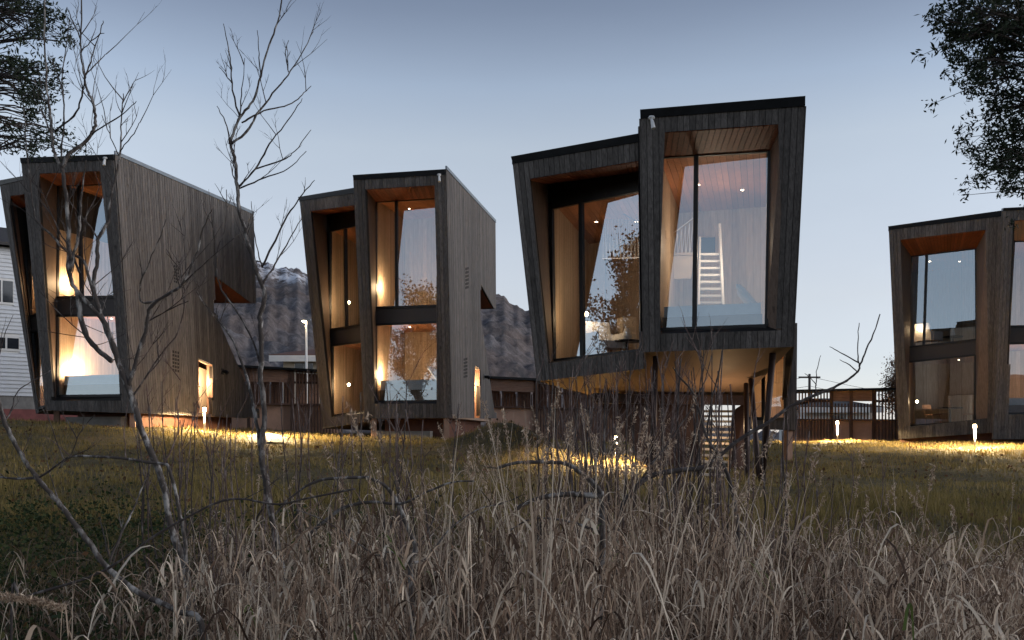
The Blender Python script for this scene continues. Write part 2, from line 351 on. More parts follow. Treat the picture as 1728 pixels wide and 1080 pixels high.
# ------------------------------------------------------------------ cladding
def plane_basis(q):
    o = q[0]; n = (q[1] - q[0]).cross(q[3] - q[0]).normalized(); a = (q[1] - q[0]).normalized(); return o, a, n.cross(a), n
def inv_bilin(q2, p):
    u = v = .5
    for _ in range(12):
        a = q2[0] * ((1-u)*(1-v)) + q2[1] * (u*(1-v)) + q2[2] * (u*v) + q2[3] * ((1-u)*v) - p
        du = (q2[1]-q2[0])*(1-v) + (q2[2]-q2[3])*v; dv = (q2[3]-q2[0])*(1-u) + (q2[2]-q2[1])*u
        det = du[0]*dv[1]-du[1]*dv[0]
        u -= (a[0]*dv[1]-a[1]*dv[0])/det; v -= (du[0]*a[1]-du[1]*a[0])/det
    return (u, v)
def free(holes, u):
    iv = [(0.0, 1.0)]
    for h in holes:
        ys = sorted(a[1] + (b[1]-a[1]) * (u-a[0])/(b[0]-a[0]) for a, b in zip(h, h[1:]+h[:1]) if (a[0] <= u) != (b[0] <= u))
        for lo, hi in zip(ys[::2], ys[1::2]):
            nv_ = []
            for a, b in iv:
                if hi <= a or lo >= b: nv_.append((a, b)); continue
                if lo > a: nv_.append((a, lo))
                if hi < b: nv_.append((hi, b))
            iv = nv_
    return [i for i in iv if i[1] - i[0] > .004]
def clad(q, holes, width, out, parent, part, mat, name='board', thick=.024, gap=.009, back=.14, backmat=None):
    """q = TL, TR, BR, BL of a flat face; boards run from top to bottom edge, each one its own child of the part"""
    q = [V(p) for p in q]; o, a, b, n = plane_basis(q)
    if n.dot(out) < 0: n = -n
    q2 = [np.array([(p-o).dot(a), (p-o).dot(b)]) for p in q]
    hs_ = [[inv_bilin(q2, np.array([(p-o).dot(a), (p-o).dot(b)])) for p in h] for h in holes]
    L = ((q[1]-q[0]).length + (q[2]-q[3]).length) / 2; nb = max(1, round(L / width))
    def P(u, v): return q[0]*((1-u)*(1-v)) + q[1]*(u*(1-v)) + q[2]*(u*v) + q[3]*((1-u)*v)
    cuts = sorted({0.0, 1.0} | {min(1, max(0, p[0])) for h in hs_ for p in h} | {i / nb for i in range(nb + 1)})
    sub = MB()
    for u0, u1 in zip(cuts, cuts[1:]):
        if u1 - u0 < 1e-5: continue
        e = (u1-u0)*1e-3; A, B = free(hs_, u0+e), free(hs_, u1-e)
        if len(A) != len(B): A = B = free(hs_, (u0+u1)/2)
        for (a0, a1), (b0, b1) in zip(A, B):
            sub.slab([P(u0, a0), P(u1, b0), P(u1, b1), P(u0, a1)], -n * back)
    po = sub.build(part, backmat or M['under'], parent)
    for i in range(nb):
        u0, u1 = i / nb, (i+1) / nb; e = (u1-u0) * .02
        A, B = free(hs_, u0+e), free(hs_, u1-e)
        if len(A) != len(B): A = B = free(hs_, (u0+u1)/2)
        g = gap / L / 2
        for (a0, a1), (b0, b1) in zip(A, B):
            m = MB(); d = random.uniform(0, .004)
            m.slab([P(u0+g, a0)+n*.002, P(u1-g, b0)+n*.002, P(u1-g, b1)+n*.002, P(u0+g, a1)+n*.002], n * (thick + d))
            m.build(name, mat, po)
    return po

# ------------------------------------------------------------------ a house box: leaning front frame, upright windows set back in it
def point_light(name, loc, power, col=(1, .66, .36), r=.06):
    l = bpy.data.lights.new(name, 'POINT'); l.energy = power; l.color = col; l.shadow_soft_size = r
    o = bpy.data.objects.new(name, l); C.objects.link(o); o.location = loc; return o
def window(root, wq, mull=None, depth=None):
    """wq TL,TR,BR,BL; frame > pane(s), mullion"""
    tl, tr, br, bl = wq; n = (tr-tl).cross(bl-tl).normalized()
    if n.y > 0: n = -n
    d = n * .09; f = MB(); up = (tl-bl).normalized(); sd = (tr-tl).normalized(); t = .07
    for p, q_, wv in ((tl, tr, up), (bl, br, up), (tl, bl, sd), (tr, br, sd)): f.bar(p, q_, wv * t, d)
    fo = f.build('window', M['frame'], root)
    cols = [0.0] + ([mull] if mull else []) + [1.0]
    for a, b in zip(cols, cols[1:]):
        top0, top1, bt0, bt1 = tl.lerp(tr, a), tl.lerp(tr, b), bl.lerp(br, a), bl.lerp(br, b)
        k = .036; g = MB()
        g.slab([top0 + sd*k - up*k, top1 - sd*k - up*k, bt1 - sd*k + up*k, bt0 + sd*k + up*k], -n * .016); g.build('pane', M['glass'], fo)
    if mull:
        m = MB(); m.bar(tl.lerp(tr, mull) - up*.035, bl.lerp(br, mull) + up*.035, sd * .085, d * 1.1); m.build('mullion', M['frame'], fo)
    return fo
def room(root, wq, back, depth, name='interior', lamp=None):
    tl, tr, br, bl = wq; B = back.normalized() * depth; o = -back.normalized() * -.06
    zt = max(tl.z, tr.z) + .10; zb = min(bl.z, br.z) - .0
    L0, R0 = V((bl.x, bl.y, zb)) + o, V((br.x, br.y, zb)) + o; L1, R1 = L0.copy(), R0.copy(); L1.z = R1.z = zt
    sd = (R0 - L0).normalized(); m = MB()
    m.slab([L0, L0 + B, L1 + B, L1], -sd * .05).slab([R0, R0 + B, R1 + B, R1], sd * .05).slab([L0 + B, R0 + B, R1 + B, L1 + B], B.normalized() * .05)
    ro = m.build(name, M['pine'], root)
    MB().slab([L0 - sd*.05, R0 + sd*.05, R0 + B + sd*.05, L0 + B - sd*.05], V((0, 0, -.06))).build('floor', M['floor'], root)
    clad([L1 - sd*.0, R1 + sd*.0, R1 + B, L1 + B], [], .13, V((0, 0, -1)), root, 'ceiling', M['pine_ceiling'], back=.04, thick=.015)
    return dict(L0=L0, R0=R0, L1=L1, R1=R1, B=B, sd=sd)
def boxhouse(root, outer, flash, opening, wpl, wins, back, side=None, depth=4.2, width=.115, mulls=(None, None), head=None, rooms=True, left_wall=True, bottom=True, bands=True):
    """outer: TL,TR,BR,BL (px,py,Y; last one is put on the plane); opening: 4 px; wpl: (pxL,Y),(pxR,Y); wins: list of 4-px quads"""
    TL, TR, BR = [pt(*p) for p in outer[:3]]; n = (TR-TL).cross(BR-TR).normalized()
    if n.y > 0: n = -n
    BL = hit(outer[3][0], outer[3][1], TL, n); op = [hit(*p, TL, n) for p in opening]
    fr = clad([TL, TR, BR, BL], [op], width, n, root, 'front_frame', M['clad'], back=.10)
    # metal flashing along the roof edge
    fl = [hit(*p, TL, n) for p in flash]; f = MB(); f.slab([fl[0], fl[1], TR + (fl[1]-TR)*-.0, TL], -n * .30); 
    for i in range(len(f.v)): f.v[i] = f.v[i] + n * .05
    f.build('roof_edge', M['black'], root)
    # windows on an upright plane
    a, b = V(((wpl[0][0]-CX)*wpl[0][1]/F, wpl[0][1], 0)), V(((wpl[1][0]-CX)*wpl[1][1]/F, wpl[1][1], 0))
    wn_ = (b-a).cross(V((0, 0, 1))).normalized()
    if wn_.y > 0: wn_ = -wn_
    W = [[hit(*p, a, wn_) for p in q] for q in wins]
    out = []
    for i, q in enumerate(W):
        window(root, q, mulls[i] if i < len(mulls) else None)
        if rooms: out.append(room(root, q, back, depth))
    wt0, wt1 = W[0][0], W[0][1]; wb1, wb0 = W[-1][2], W[-1][3]
    # head panel between soffit and window
    if head:
        h0, h1 = [hit(*p, a, wn_) for p in head]
        MB().slab([h0, h1, wt1, wt0], -wn_ * .12).build('head_panel', M['frame'], root); wt0, wt1 = h0, h1
    if bands:
        for q0, q1 in zip(W, W[1:]):
            MB().slab([q0[3], q0[2], q1[1], q1[0]], -wn_ * .14).build('spandrel_band', M['band'], root)
    # reveal linings
    inn = -n
    clad([op[0], op[1], wt1, wt0], [], .11, V((0, 0, -1)), root, 'soffit', M['soffit'], back=.05, thick=.016)
    # left and right reveals, sill
    for (p0, p1, w0, w1, s) in ((op[0], op[3], wt0, wb0, 1), (op[1], op[2], wt1, wb1, -1)):
        sd = (wt1-wt0).normalized() * s; m = MB(); m.slab([p0, w0, w1, p1], -sd * .05); m.build('reveal', M['reveal'], root)
    m = MB(); m.slab([op[3], op[2], wb1, wb0], V((0, 0, -.05))); m.build('sill', M['frame'], root)
    # body behind
    bv = back; Wv = TL - TR
    if bottom: MB().slab([BL, BR, BR + bv*.9, BL + bv*.9], V((0, 0, .08))).build('underside', M['under_hull'], root)
    ztop = V((0, 0, .06))
    rf = [fl[0], fl[1], fl[1] + bv, fl[0] + bv]; MB().slab(rf, V((0, 0, -.16))).build('roof', M['black'], root)
    if left_wall:
        clad([TL + bv, TL, BL, BL + bv], [], .3, Wv, root, 'left_wall', M['clad'], back=.08)
    return dict(TL=TL, TR=TR, BR=BR, BL=BL, n=n, fl=fl, op=op, W=W, rooms=out, wn=wn_, a=a)
def side_wall(root, b, backtop, backbot, outline_cut, door=None, vents=(), lamp=None, flash_h=None):
    """right hand wall with the cut-away rear corner; everything in px of the photo, laid on the wall's own plane"""
    TR, BR = b['TR'], b['BR']; BT = pt(*backtop); n = (BT-TR).cross(BR-TR).normalized()
    if n.x < 0: n = -n
    # let the wall top run up to the flashing
    T0 = b['fl'][1].copy(); T0 = T0 - n * ((T0 - TR).dot(n))
    BB = hit(*backbot, TR, n); cut = [hit(*p, TR, n) for p in outline_cut]; holes = [cut]
    dr = None
    if door: dr = [hit(*p, TR, n) for p in door]; holes.append(dr)
    vs = []
    for (x0, y0, x1, y1, sk) in vents:
        for r in range(6):
            for c in range(3):
                xa = x0 + (x1-x0)*c/3; xb = xa + (x1-x0)*.22; ya = y0 + (y1-y0)*r/6 + sk*c; yb = ya + (y1-y0)*.11
                vs.append([hit(*p, TR, n) for p in ((xa, ya), (xb, ya+sk*.7), (xb, yb+sk*.7), (xa, yb))])
    sw = clad([T0, BT, BB, BR], holes, .115, n, root, 'side_wall', M['clad'], back=.12)
    for q in vs: MB().slab([p + n*.026 for p in q], n*.006).build('vent_slot', M['under'], root)
    f = MB(); up = V((0, 0, .10)); f.slab([T0, BT, BT + up, T0 + up], n * .05); f.build('flashing', M['flash'], root)
    Lv = (b['TL'] - b['TR']) * .97
    # faces of the cut-away corner: overhang underside, upright, sloping rear
    c = cut     # order: overhang tip, inner top, inner bottom, foot, outside
    MB().slab([c[0], c[1], c[1] + Lv, c[0] + Lv], -n * .001 + V((0, 0, .03))).build('overhang_soffit', M['soffit'], root)
    MB().slab([c[1], c[2], c[2] + Lv, c[1] + Lv], (TR-BT).normalized() * .05).build('rear_panel', M['white'], root)
    MB().slab([c[2], c[3], c[3] + Lv, c[2] + Lv], (TR-BT).normalized() * .05).build('rear_wall', M['clad'], root)
    MB().slab([BT, c[0], c[0] + Lv, BT + Lv], (TR-BT).normalized() * .05).build('rear_wall', M['clad'], root)
    if door:
        d = -n * .22; tl, tr, br, bl = dr; m = MB()
        m.slab([tl, bl, bl + d, tl + d], (tr-tl).normalized() * -.03).slab([tr, br, br + d, tr + d], (tr-tl).normalized() * .03).slab([tl, tr, tr + d, tl + d], V((0, 0, .03)))
        do = m.build('door_frame', M['postwood'], root)
        s = (tr-tl); DD = MB().slab([tl + d, tl.lerp(tr, .5) + d, bl.lerp(br, .5) + d, bl + d], d * .2).build('door', M['fascia'], root)
        hp = bl.lerp(br, .36) + V((0, 0, 1.0)) + d * .85; MB().bar(hp, hp + s.normalized() * .14, V((0, 0, .025)), n * .04).build('handle', M['flash'], DD)
        MB().slab([tl.lerp(tr, .3) + d*3.2, tl.lerp(tr, 1.9) + d*3.2, bl.lerp(br, 1.9) + d*3.2, bl.lerp(br, .3) + d*3.2], d * .1).build('hall_wall', M['cream'], root)
        hl = point_light('hall_light', (tl + bl) / 2 + (tr - tl) * .8 + d * 1.8 + V((0, 0, .3)), 150); hl.parent = root; hl.location = hl.location - org(root)
    if lamp:
        p = hit(*lamp, TR, n); m = MB(); m.bar(p + n*.02 + V((0, 0, .1)), p + n*.02 - V((0, 0, .1)), (BT-TR).normalized()*.16, n*.04).tube([p + n*.05, p + n*.16, p + n*.22 - V((0, 0, .05))], [.05, .06, .07], 10); m.build('wall_lamp', M['black'], root)
    return n
def security_camera(root, p, n):
    m = MB(); s = V((1, 0, 0)); m.lathe(p + n*.06 + V((0, 0, -.02)), [(.05, 0), (.07, .03), (.05, .06)], 12)
    co = m.build('security_camera', M['white'], root); k = MB(); k.tube([p + n*.07, p + n*.16 - V((-.03, 0, .10)), p + n*.2 - V((-.05, 0, .2))], [.025, .035, .04], 10); k.build('camera_body', M['white'], co)
def sconce(root, p, power, n=V((0, -1, 0))):
    m = MB(); m.lathe(p - V((0, 0, .05)), [(.012, .0), (.04, .02), (.055, .05), (.04, .08), (.012, .10)], 14); b = m.build('lamp_bulb', M['lampglow'], root)
    k = MB(); k.lathe(p - V((0, 0, .075)), [(.055, 0), (.06, .02), (.03, .024)], 14); k.build('lamp_holder', M['black'], root)
    l = point_light('sconce_light', p + V((0, 0, 0)), power, r=.15); l.parent = root; l.location = l.location - org(root)
def downlights(root, rm, k=2):
    for i in range(k):
        p = rm['L1'].lerp(rm['R1'], .3 + .45*i) + rm['B'] * (.5 + .15*i) - V((0, 0, .025)); m = MB(); m.lathe(p - V((0, 0, .006)), [(.02, 0), (.035, .004), (.035, .01)], 12); m.build('ceiling_spot', M['smallglow'], root)
def foot(root, px, py0, py1, Y, wdt=.16):
    a = pt(px, py0, Y); z = gz(a.x, Y) - .1; m = MB(); m.box((a.x, Y, z), wdt, wdt, a.z - z, .25); m.build('support_post', M['postwood'], root)
def plinth(root, b, back, inset=.9, name='plinth', block=True, ins=.35):
    L, Rr = b['BL'] + back.normalized()*inset, b['BR'] + back.normalized()*inset; s = (Rr - L).normalized()*ins
    q = [L + s, Rr - s, Rr - s + back*.7, L + s + back*.7]; zt = max(p.z for p in q[:2]) + .02; zb = min(gz(p.x, p.y) for p in q) - .3
    m = MB(); m.slab([V((p.x, p.y, zb)) for p in q], V((0, 0, zt - zb))); m.build(name, M['plinth'], root)
    if block: f = MB(); f.slab([V((p.x, p.y, zb)) for p in (L + s*.5 - back.normalized()*.3, Rr - s*2.4 - back.normalized()*.3, Rr - s*2.4, L + s*.5)], V((0, 0, gz(L.x, L.y) + .22 - zb))); f.build('foundation_block', M['concrete'], root)
HL = 'tall grey timber cabin '
G4 = 'leaning timber cabins in a row'
# ---- house 1 (left)
bv1 = V((2.05, 6.9, 0)) * .97
h1 = empty('cabin', (-13.5, 31, gz(-13.5, 31)), 'grey timber cabin at far left with its broad side wall and lit doorway showing', 'cabin', G4)
b1 = boxhouse(h1, [(37, 275.5, 28.7), (193, 270, 28), (224, 697, 29.25), (78, 692)], [(35.5, 266.5), (193, 260.5)], [(63, 293), (175.5, 288), (205.5, 676), (90, 676)],
     ((97, 30.0), (205, 29.25)), [[(97.5, 313), (183, 310), (197.5, 501), (96.5, 502)], [(97, 533), (199.5, 532), (205.5, 667), (96.5, 668.5)]], bv1, mulls=(.42, None), depth=3.0)
side_wall(h1, b1, (427, 362, 34.9), (437, 706), [(424, 512), (361, 465), (361, 526), (432, 690), (520, 690), (520, 512)], [(332, 604), (358.5, 616), (358.5, 703), (332, 703)], [(292, 447, 302, 478, 1), (290, 591, 302, 628, 1)], (374, 627))
l1 = boxhouse(h1, [(1, 313, 30.1), (42, 303.5, 29.35), (80, 690, 30.4), (62, 698)], [(-1, 305), (41.5, 297)], [(14.4, 331), (48, 327), (78, 683), (63.5, 692)],
     ((40, 30.75), (84, 30.35)), [[(33, 352), (60, 346), (72, 528), (52, 534)], [(54, 560), (74, 554), (82, 684), (65, 690)]], bv1, depth=3.4)
plinth(h1, b1, bv1); foot(h1, 96, 690, 713, 30.6); foot(h1, 224, 695, 736, 29.6)
# ---- house 2
bv2 = V((1.35, 6.75, 0)) * .97
h2 = empty('cabin', (-4, 33, gz(-4, 33)), 'grey timber cabin left of centre with two stacked windows beside a low hump', 'cabin', G4)
b2 = boxhouse(h2, [(597.5, 304, 30.6), (751.6, 295, 30), (761, 705, 31.25), (616, 706)], [(596, 295.5), (751.6, 285.5)], [(618, 319.5), (733.5, 312.5), (742, 681), (632.5, 681)],
     ((634, 32.05), (742, 31.4)), [[(634.5, 340), (739, 334), (742, 516), (634, 519.5)], [(634, 548), (743, 543.5), (746, 676.5), (634, 678)]], bv2, mulls=(.335, None), depth=3.0)
side_wall(h2, b2, (835, 376, 36.75), (837, 706), [(833, 521.5), (810, 479), (810, 534), (833.5, 696), (880, 696), (880, 521)], [(799.8, 615.6), (809.4, 624), (809.4, 707), (799.8, 707)], [(784, 452, 790, 490, -.6), (781, 605, 788, 640, -.6)], (816, 636))
l2 = boxhouse(h2, [(507, 339, 33), (600, 326, 31.2), (618, 712, 32.25), (546, 723)], [(505, 332.5), (599, 317)], [(523, 356.5), (606, 345), (622, 696), (559, 704)],
     ((557, 34.15), (622, 32.4)), [[(557.5, 390), (614, 377), (620, 547), (556.5, 557)], [(560.5, 583), (620, 575.5), (623, 693.5), (561, 702)]], bv2, head=((551, 362), (611, 352)), mulls=(.46, None), depth=3.4)
plinth(h2, b2, bv2); foot(h2, 631, 703, 742, 31.9); foot(h2, 753, 702, 738, 31.4)
# ---- house 3 (raised, nearest)
bv3 = V((1.45, 5.8, 0))
h3 = empty('cabin', (4.2, 23, gz(4.2, 23)), 'raised timber cabin jutting out on dark steel props above the shrubs', 'cabin', G4)
b3 = boxhouse(h3, [(1081, 200, 19.2), (1358, 179, 18.5), (1337.5, 585, 19.6), (1087, 594)], [(1080.5, 185), (1359, 162)], [(1118, 223.5), (1320, 209), (1314, 557.5), (1112, 563)],
     ((1117, 20.4), (1293, 19.75)), [[(1112, 265), (1299, 254), (1293.5, 550), (1110, 556.5)]], bv3, mulls=(.345,), depth=5.4, bottom=False)
l3 = boxhouse(h3, [(867, 275, 21.1), (1082, 239, 19.6), (1087, 622, 20.75), (908, 643)], [(864, 264), (1082, 224.5)], [(892, 302), (1082, 270.5), (1083, 592), (925, 613)],
     ((933, 22.35), (1078, 20.85)), [[(931, 351), (1083, 320), (1083, 591.5), (934.5, 609)]], bv3, head=((924, 310), (1083, 288)), mulls=(.345,), depth=4.6, bottom=False)
# ---- house 4 (right edge)
bv4 = V((3.0, 6.6, 0)) * .95
h4 = empty('cabin', (16.5, 37, gz(16.5, 37)), 'timber cabin at the right edge with the lit dining room behind glass', 'cabin', G4)
b4 = boxhouse(h4, [(1692, 356, 34.2), (1853, 349, 33.5), (1835, 741, 34.6), (1676, 741)], [(1693, 351), (1854, 343)], [(1712, 372), (1838, 366), (1820, 699), (1699, 699)],
     ((1697, 35.6), (1822, 34.9)), [[(1711, 407), (1826, 402), (1821, 549), (1703, 551)], [(1700, 580), (1821, 577), (1818, 697), (1696.7, 698)]], bv4, mulls=(.4, None))
clad([b4['TR'], b4['TR'] + bv4, b4['BR'] + bv4, b4['BR']], [], .3, V((1, 0, 0)), h4, 'side_wall', M['clad'])
l4 = boxhouse(h4, [(1501, 388, 36.7), (1690, 365, 34.7), (1676, 730, 35.8), (1517, 741)], [(1499, 382), (1692, 355)], [(1519, 404.5), (1664, 387.5), (1668, 706), (1532, 721)],
     ((1532, 37.7), (1660, 36.2)), [[(1538, 432), (1647, 419), (1648, 573), (1531, 586.5)], [(1532, 611), (1646, 599), (1646, 710.5), (1532, 719)]], bv4, mulls=(.245, None), depth=4.5)
plinth(h4, b4, bv4, .5, block=False, ins=.02); plinth(h4, l4, bv4, .35, block=False, ins=.02)

# ---- house 3: hull, core, stair, props, rear volume
P3 = [pt(1000, 668, 24.6), pt(1092, 672, 24.3), pt(1256, 671, 24.2)]
hull = MB(); up = V((0, 0, .05))
hull.slab([b3['BL'], b3['BR'], P3[2], P3[1]], up).slab([l3['BL'], l3['BR'], P3[1], P3[0]], up).slab([l3['BR'], b3['BL'], P3[1]], V((.03, 0, 0)))
hull.build('underside', M['under_hull'], h3)
bb = b3['BR'] + bv3 * 1.0
clad([b3['TR'], b3['TR'] + bv3 * 1.1, V((bb.x, bb.y, P3[2].z)), b3['BR']], [], .3, V((1, 0, 0)), h3, 'right_wall', M['clad'], back=.10)
MB().bar(pt(1079, 214, 19.45), pt(1082, 560, 20.4), (.05, 0, 0), (0, .07, 0)).build('downpipe', M['black'], h3)
MB().slab([pt(1003, 669, 24.1), pt(1182, 671, 23.9), pt(1182, 812, 23.2), pt(1104, 806, 23.4)], V((.2, 1.0, 0))).build('core_wall', M['core'], h3)
MB().slab([pt(1241, 690, 24.2), pt(1262, 676, 24.0), pt(1254, 815, 23.0), pt(1229, 815, 23.0)], V((.3, 1.2, 0))).build('core_wall', M['core'], h3)
MB().bar(pt(1000, 672, 23.6), pt(1258, 676, 23.6), (0, 0, .22), (0, .25, 0)).build('cross_beam', M['steel'], h3)
st = MB()
stair = MB().bar(pt(1181, 806, 21.2), pt(1186, 690, 25.2), (.05, 0, 0), (0, .02, .2)).bar(pt(1229, 808, 21.2), pt(1239, 690, 25.2), (.05, 0, 0), (0, .02, .2)).build('stair', M['steel'], h3)
for i in range(12):
    t = (i + .5) / 12; a, b = pt(1181, 806, 21.2).lerp(pt(1186, 690, 25.2), t), pt(1229, 808, 21.2).lerp(pt(1239, 690, 25.2), t)
    MB().bar(a, b, (0, .30, 0), (0, 0, .05)).build('tread', M['cream'], stair)
MB().slab([pt(1240, 700, 25.6), pt(1262, 690, 25.4), pt(1256, 812, 24.2), pt(1236, 812, 24.2)], V((0, .2, 0))).build('stair_cheek', M['cream'], h3)
for (x0, y0, Y0, x1, Y1, r) in ((1106, 600, 20.6, 1102, 20.6, .055), (1259, 648, 22.2, 1260, 21.0, .055), (1267, 640, 21.9, 1282, 20.6, .055), (1304, 596, 20.1, 1285, 20.4, .065)):
    a = pt(x0, y0, Y0); b = V(((x1 - CX) * Y1 / F, Y1, 0)); b.z = gz(b.x, b.y) - .1
    MB().tube([a, b], [r, r], 10).build('prop', M['steel'], h3, True)
n_ = V((-.15, -1, 0)); q = [pt(1250, 560, 25.5), pt(1343.5, 545, 25.0), pt(1342, 726, 25.0), pt(1250, 724, 25.5)]
nn = (q[1]-q[0]).cross(q[2]-q[1]).normalized(); nn = nn if nn.y < 0 else -nn; q[3] = hit(1250, 724, q[0], nn)
wq = [hit(x, y, q[0], nn) for x, y in ((1262, 600), (1325, 597), (1325, 707), (1262, 706))]
clad(q, [wq], .115, nn, h3, 'rear_front', M['clad'], back=.1)
window(h3, wq, .42); rr3 = room(h3, wq, bv3, 2.6)
clad([q[1], q[1] + bv3*.4, q[2] + bv3*.4, q[2]], [], .2, V((1, 0, 0)), h3, 'rear_side', M['clad'])
foot(h3, 1330, 724, 752, 25.3)
# ---- interior of house 3: loft, ladder stair, rope net, beam, rods
rA, rB = b3['rooms'][0], l3['rooms'][0]
MB().slab([pt(1112, 433, 24.2), pt(1171, 431, 24.0), pt(1166, 470, 24.0), pt(1112, 472, 24.2)], V((0, .1, 0))).build('loft_panel', M['cream'], h3)
MB().slab([pt(1112, 432, 24.2), pt(1171, 430, 24.0), pt(1171, 430, 24.0) + V((.1, 1.0, 0)), pt(1112, 432, 24.2) + V((.1, 1.0, 0))], V((0, 0, .06))).build('loft_floor', M['cream'], h3)
ls = MB().bar(pt(1214, 378, 23.8), pt(1220, 514, 22.9), (.05, 0, 0), (0, .12, 0)).bar(pt(1181, 400, 23.8), pt(1179, 514, 22.9), (.04, 0, 0), (0, .1, 0)).build('ladder_stair', M['white'], h3)
for i in range(8):
    y = 430 + i * 11.6; Yt = 23.6 - i*.09; MB().bar(pt(1181, y, Yt), pt(1217, y, Yt), (0, .16, 0), (0, 0, .05)).build('tread', M['white'], ls)
net = MB()
for i in range(9):
    x0 = 1114 + i * 6.6; yt = 413 - i * 5.2
    for d in (-3.2, 3.2): net.tube([pt(x0 + d, 432, 24.1), pt(x0 + 3.3, yt, 24.1)], [.009, .009], 4)
net.tube([pt(1112, 412, 24.1), pt(1172, 366, 24.1)], [.012, .012], 4); net.build('rope_net', M['white'], h3)
MB().bar(pt(1180, 398, 24.9), pt(1208, 398, 24.9), (0, 0, .0), (0, 0, 0))
MB().slab([pt(1183, 401, 24.8), pt(1207, 400, 24.8), pt(1207, 426, 24.8), pt(1183, 426, 24.8)], V((0, .04, 0))).build('loft_screen', M['black'], h3)
rod = MB(); rod.tube([pt(1015, 338, 23.6), pt(1080, 378, 23.2)], [.014] * 2, 6).tube([pt(1036, 418, 23.6), pt(1080, 392, 23.2)], [.014] * 2, 6); rod.build('tension_rod', M['flash'], h3)
net = MB()
for i in range(11):
    x0 = 1020 + i * 6
    for d in (-2.8, 2.8): net.tube([pt(x0 + d, 436, 23.9), pt(x0 + .2, 345 + (i % 2) * 4 - i * 1.0, 23.9)], [.008] * 2, 4)
net.tube([pt(1016, 350, 23.9), pt(1084, 336, 23.9)], [.012] * 2, 4).tube([pt(1016, 436, 23.9), pt(1084, 434, 23.9)], [.02] * 2, 4); net.build('rope_net', M['white'], h3)
# ---- light inside the cabins
def lamp_in(root, rm, u, v, h, power, vis=True, col=(1, .66, .36)):
    p = rm['L0'].lerp(rm['R0'], u) + rm['B'] * v + V((0, 0, h))
    if vis: sconce(root, p, power)
    else:
        l = point_light('room_light', p, power, col, r=.12); l.parent = root; l.location = p - org(root)
lamp_in(h1, b1['rooms'][0], .13, .12, .55, 110, False); lamp_in(h1, b1['rooms'][1], .13, .22, .80, 260, False)
lamp_in(h1, l1['rooms'][0], .3, .2, 1.2, 40, False); lamp_in(h1, l1['rooms'][1], .3, .2, .9, 30, False)
lamp_in(h2, b2['rooms'][0], .13, .16, .75, 80, False); lamp_in(h2, b2['rooms'][1], .12, .14, .90, 120, False)
lamp_in(h2, l2['rooms'][0], .40, .10, .9, 55); lamp_in(h2, l2['rooms'][1], .34, .10, 1.05, 55)
lamp_in(h3, rA, .80, .52, 2.0, 34, False, (1, .80, .60)); lamp_in(h3, rA, .42, .42, 2.15, 42, False, (1, .78, .58)); lamp_in(h3, rB, .33, .12, 1.05, 18); lamp_in(h3, rB, .8, .5, 1.9, 22, False, (1, .80, .62))
lamp_in(h3, rr3, .3, .4, 1.0, 45, False)
lamp_in(h4, l4['rooms'][0], .17, .10, .70, 18); lamp_in(h4, l4['rooms'][1], .13, .10, .93, 20)
lamp_in(h4, b4['rooms'][0], .2, .3, .9, 50, False); lamp_in(h4, b4['rooms'][1], .2, .3, .9, 80, False)
for hh, bx in ((h1, b1), (h2, b2), (h3, b3), (h3, l3), (h4, l4)):
    for rm in bx['rooms']: downlights(hh, rm)
security_camera(h1, hit(180, 268, b1['TL'], b1['n']), b1['n']); security_camera(h2, hit(742, 296, b2['TL'], b2['n']), b2['n']); security_camera(h3, hit(1100, 200, b3['TL'], b3['n']), b3['n'])
lu = point_light('stair_light', pt(1222, 712, 22.4), 26, r=.10); lu.parent = h3; lu.location = lu.location - org(h3)
# ---- furniture behind the glass
def cushion(root, c, sx, sy, sz, rz, mat, name, tilt=0):
    m = MB(); n = 14; b = 0
    for i in range(n + 1):
        for j in range(n + 1):
            a, d = i / n * 2 - 1, j / n * 2 - 1; h = (max(0, 1 - a**4) * max(0, 1 - d**4)) ** .5
            for sgn in (1, -1):
                p = V((a * sx / 2, d * sy / 2, sgn * h * sz / 2)); p = V((p.x, p.y * math.cos(tilt) - p.z * math.sin(tilt), p.y * math.sin(tilt) + p.z * math.cos(tilt)))
                m.v.append(V(c) + V((p.x * math.cos(rz) - p.y * math.sin(rz), p.x * math.sin(rz) + p.y * math.cos(rz), p.z)))
    for i in range(n):
        for j in range(n):
            k = lambda a, d, s: ((a) * (n + 1) + d) * 2 + s
            m.f.append([k(i, j, 0), k(i+1, j, 0), k(i+1, j+1, 0), k(i, j+1, 0)]); m.f.append([k(i, j, 1), k(i, j+1, 1), k(i+1, j+1, 1), k(i+1, j, 1)])
    return m.build(name, mat, root, True)
def bed(rm, label, h=.55, depth=2.0, pillow=.85):
    sd, B = rm['sd'], rm['B'].normalized(); c0 = rm['L0'] + sd*.08 + B*.12; c1 = rm['R0'] - sd*.08 + B*.12
    t = empty('bed', c0.lerp(c1, .5), label, 'bed')
    MB().slab([c0, c1, c1 + B*depth, c0 + B*depth], V((0, 0, h*.55))).build('base', M['floor'], t)
    k = V((0, 0, h*.55 + .004)); MB().slab([c0 + k + sd*.03, c1 + k - sd*.03, c1 + B*depth + k - sd*.03, c0 + B*depth + k + sd*.03], V((0, 0, h*.45))).build('mattress', M['linen'], t)
    for i in range(2): cushion(t, c0.lerp(c1, pillow) + B*(.5 + .7*i) + V((0, 0, h + .2)), .5, .65, .16, 1.2, M['linen'], 'pillow', .9)
bed(b1['rooms'][1], 'white made bed behind the lower window of the far left cabin', .62)
bed(b2['rooms'][1], 'white made bed behind the lower window of the cabin left of centre', .68)
bed(b3['rooms'][0], 'pale daybed behind the right window of the raised cabin', .48)
bed(b4['rooms'][1], 'pale bed behind the lower window cut by the right frame edge', .55)
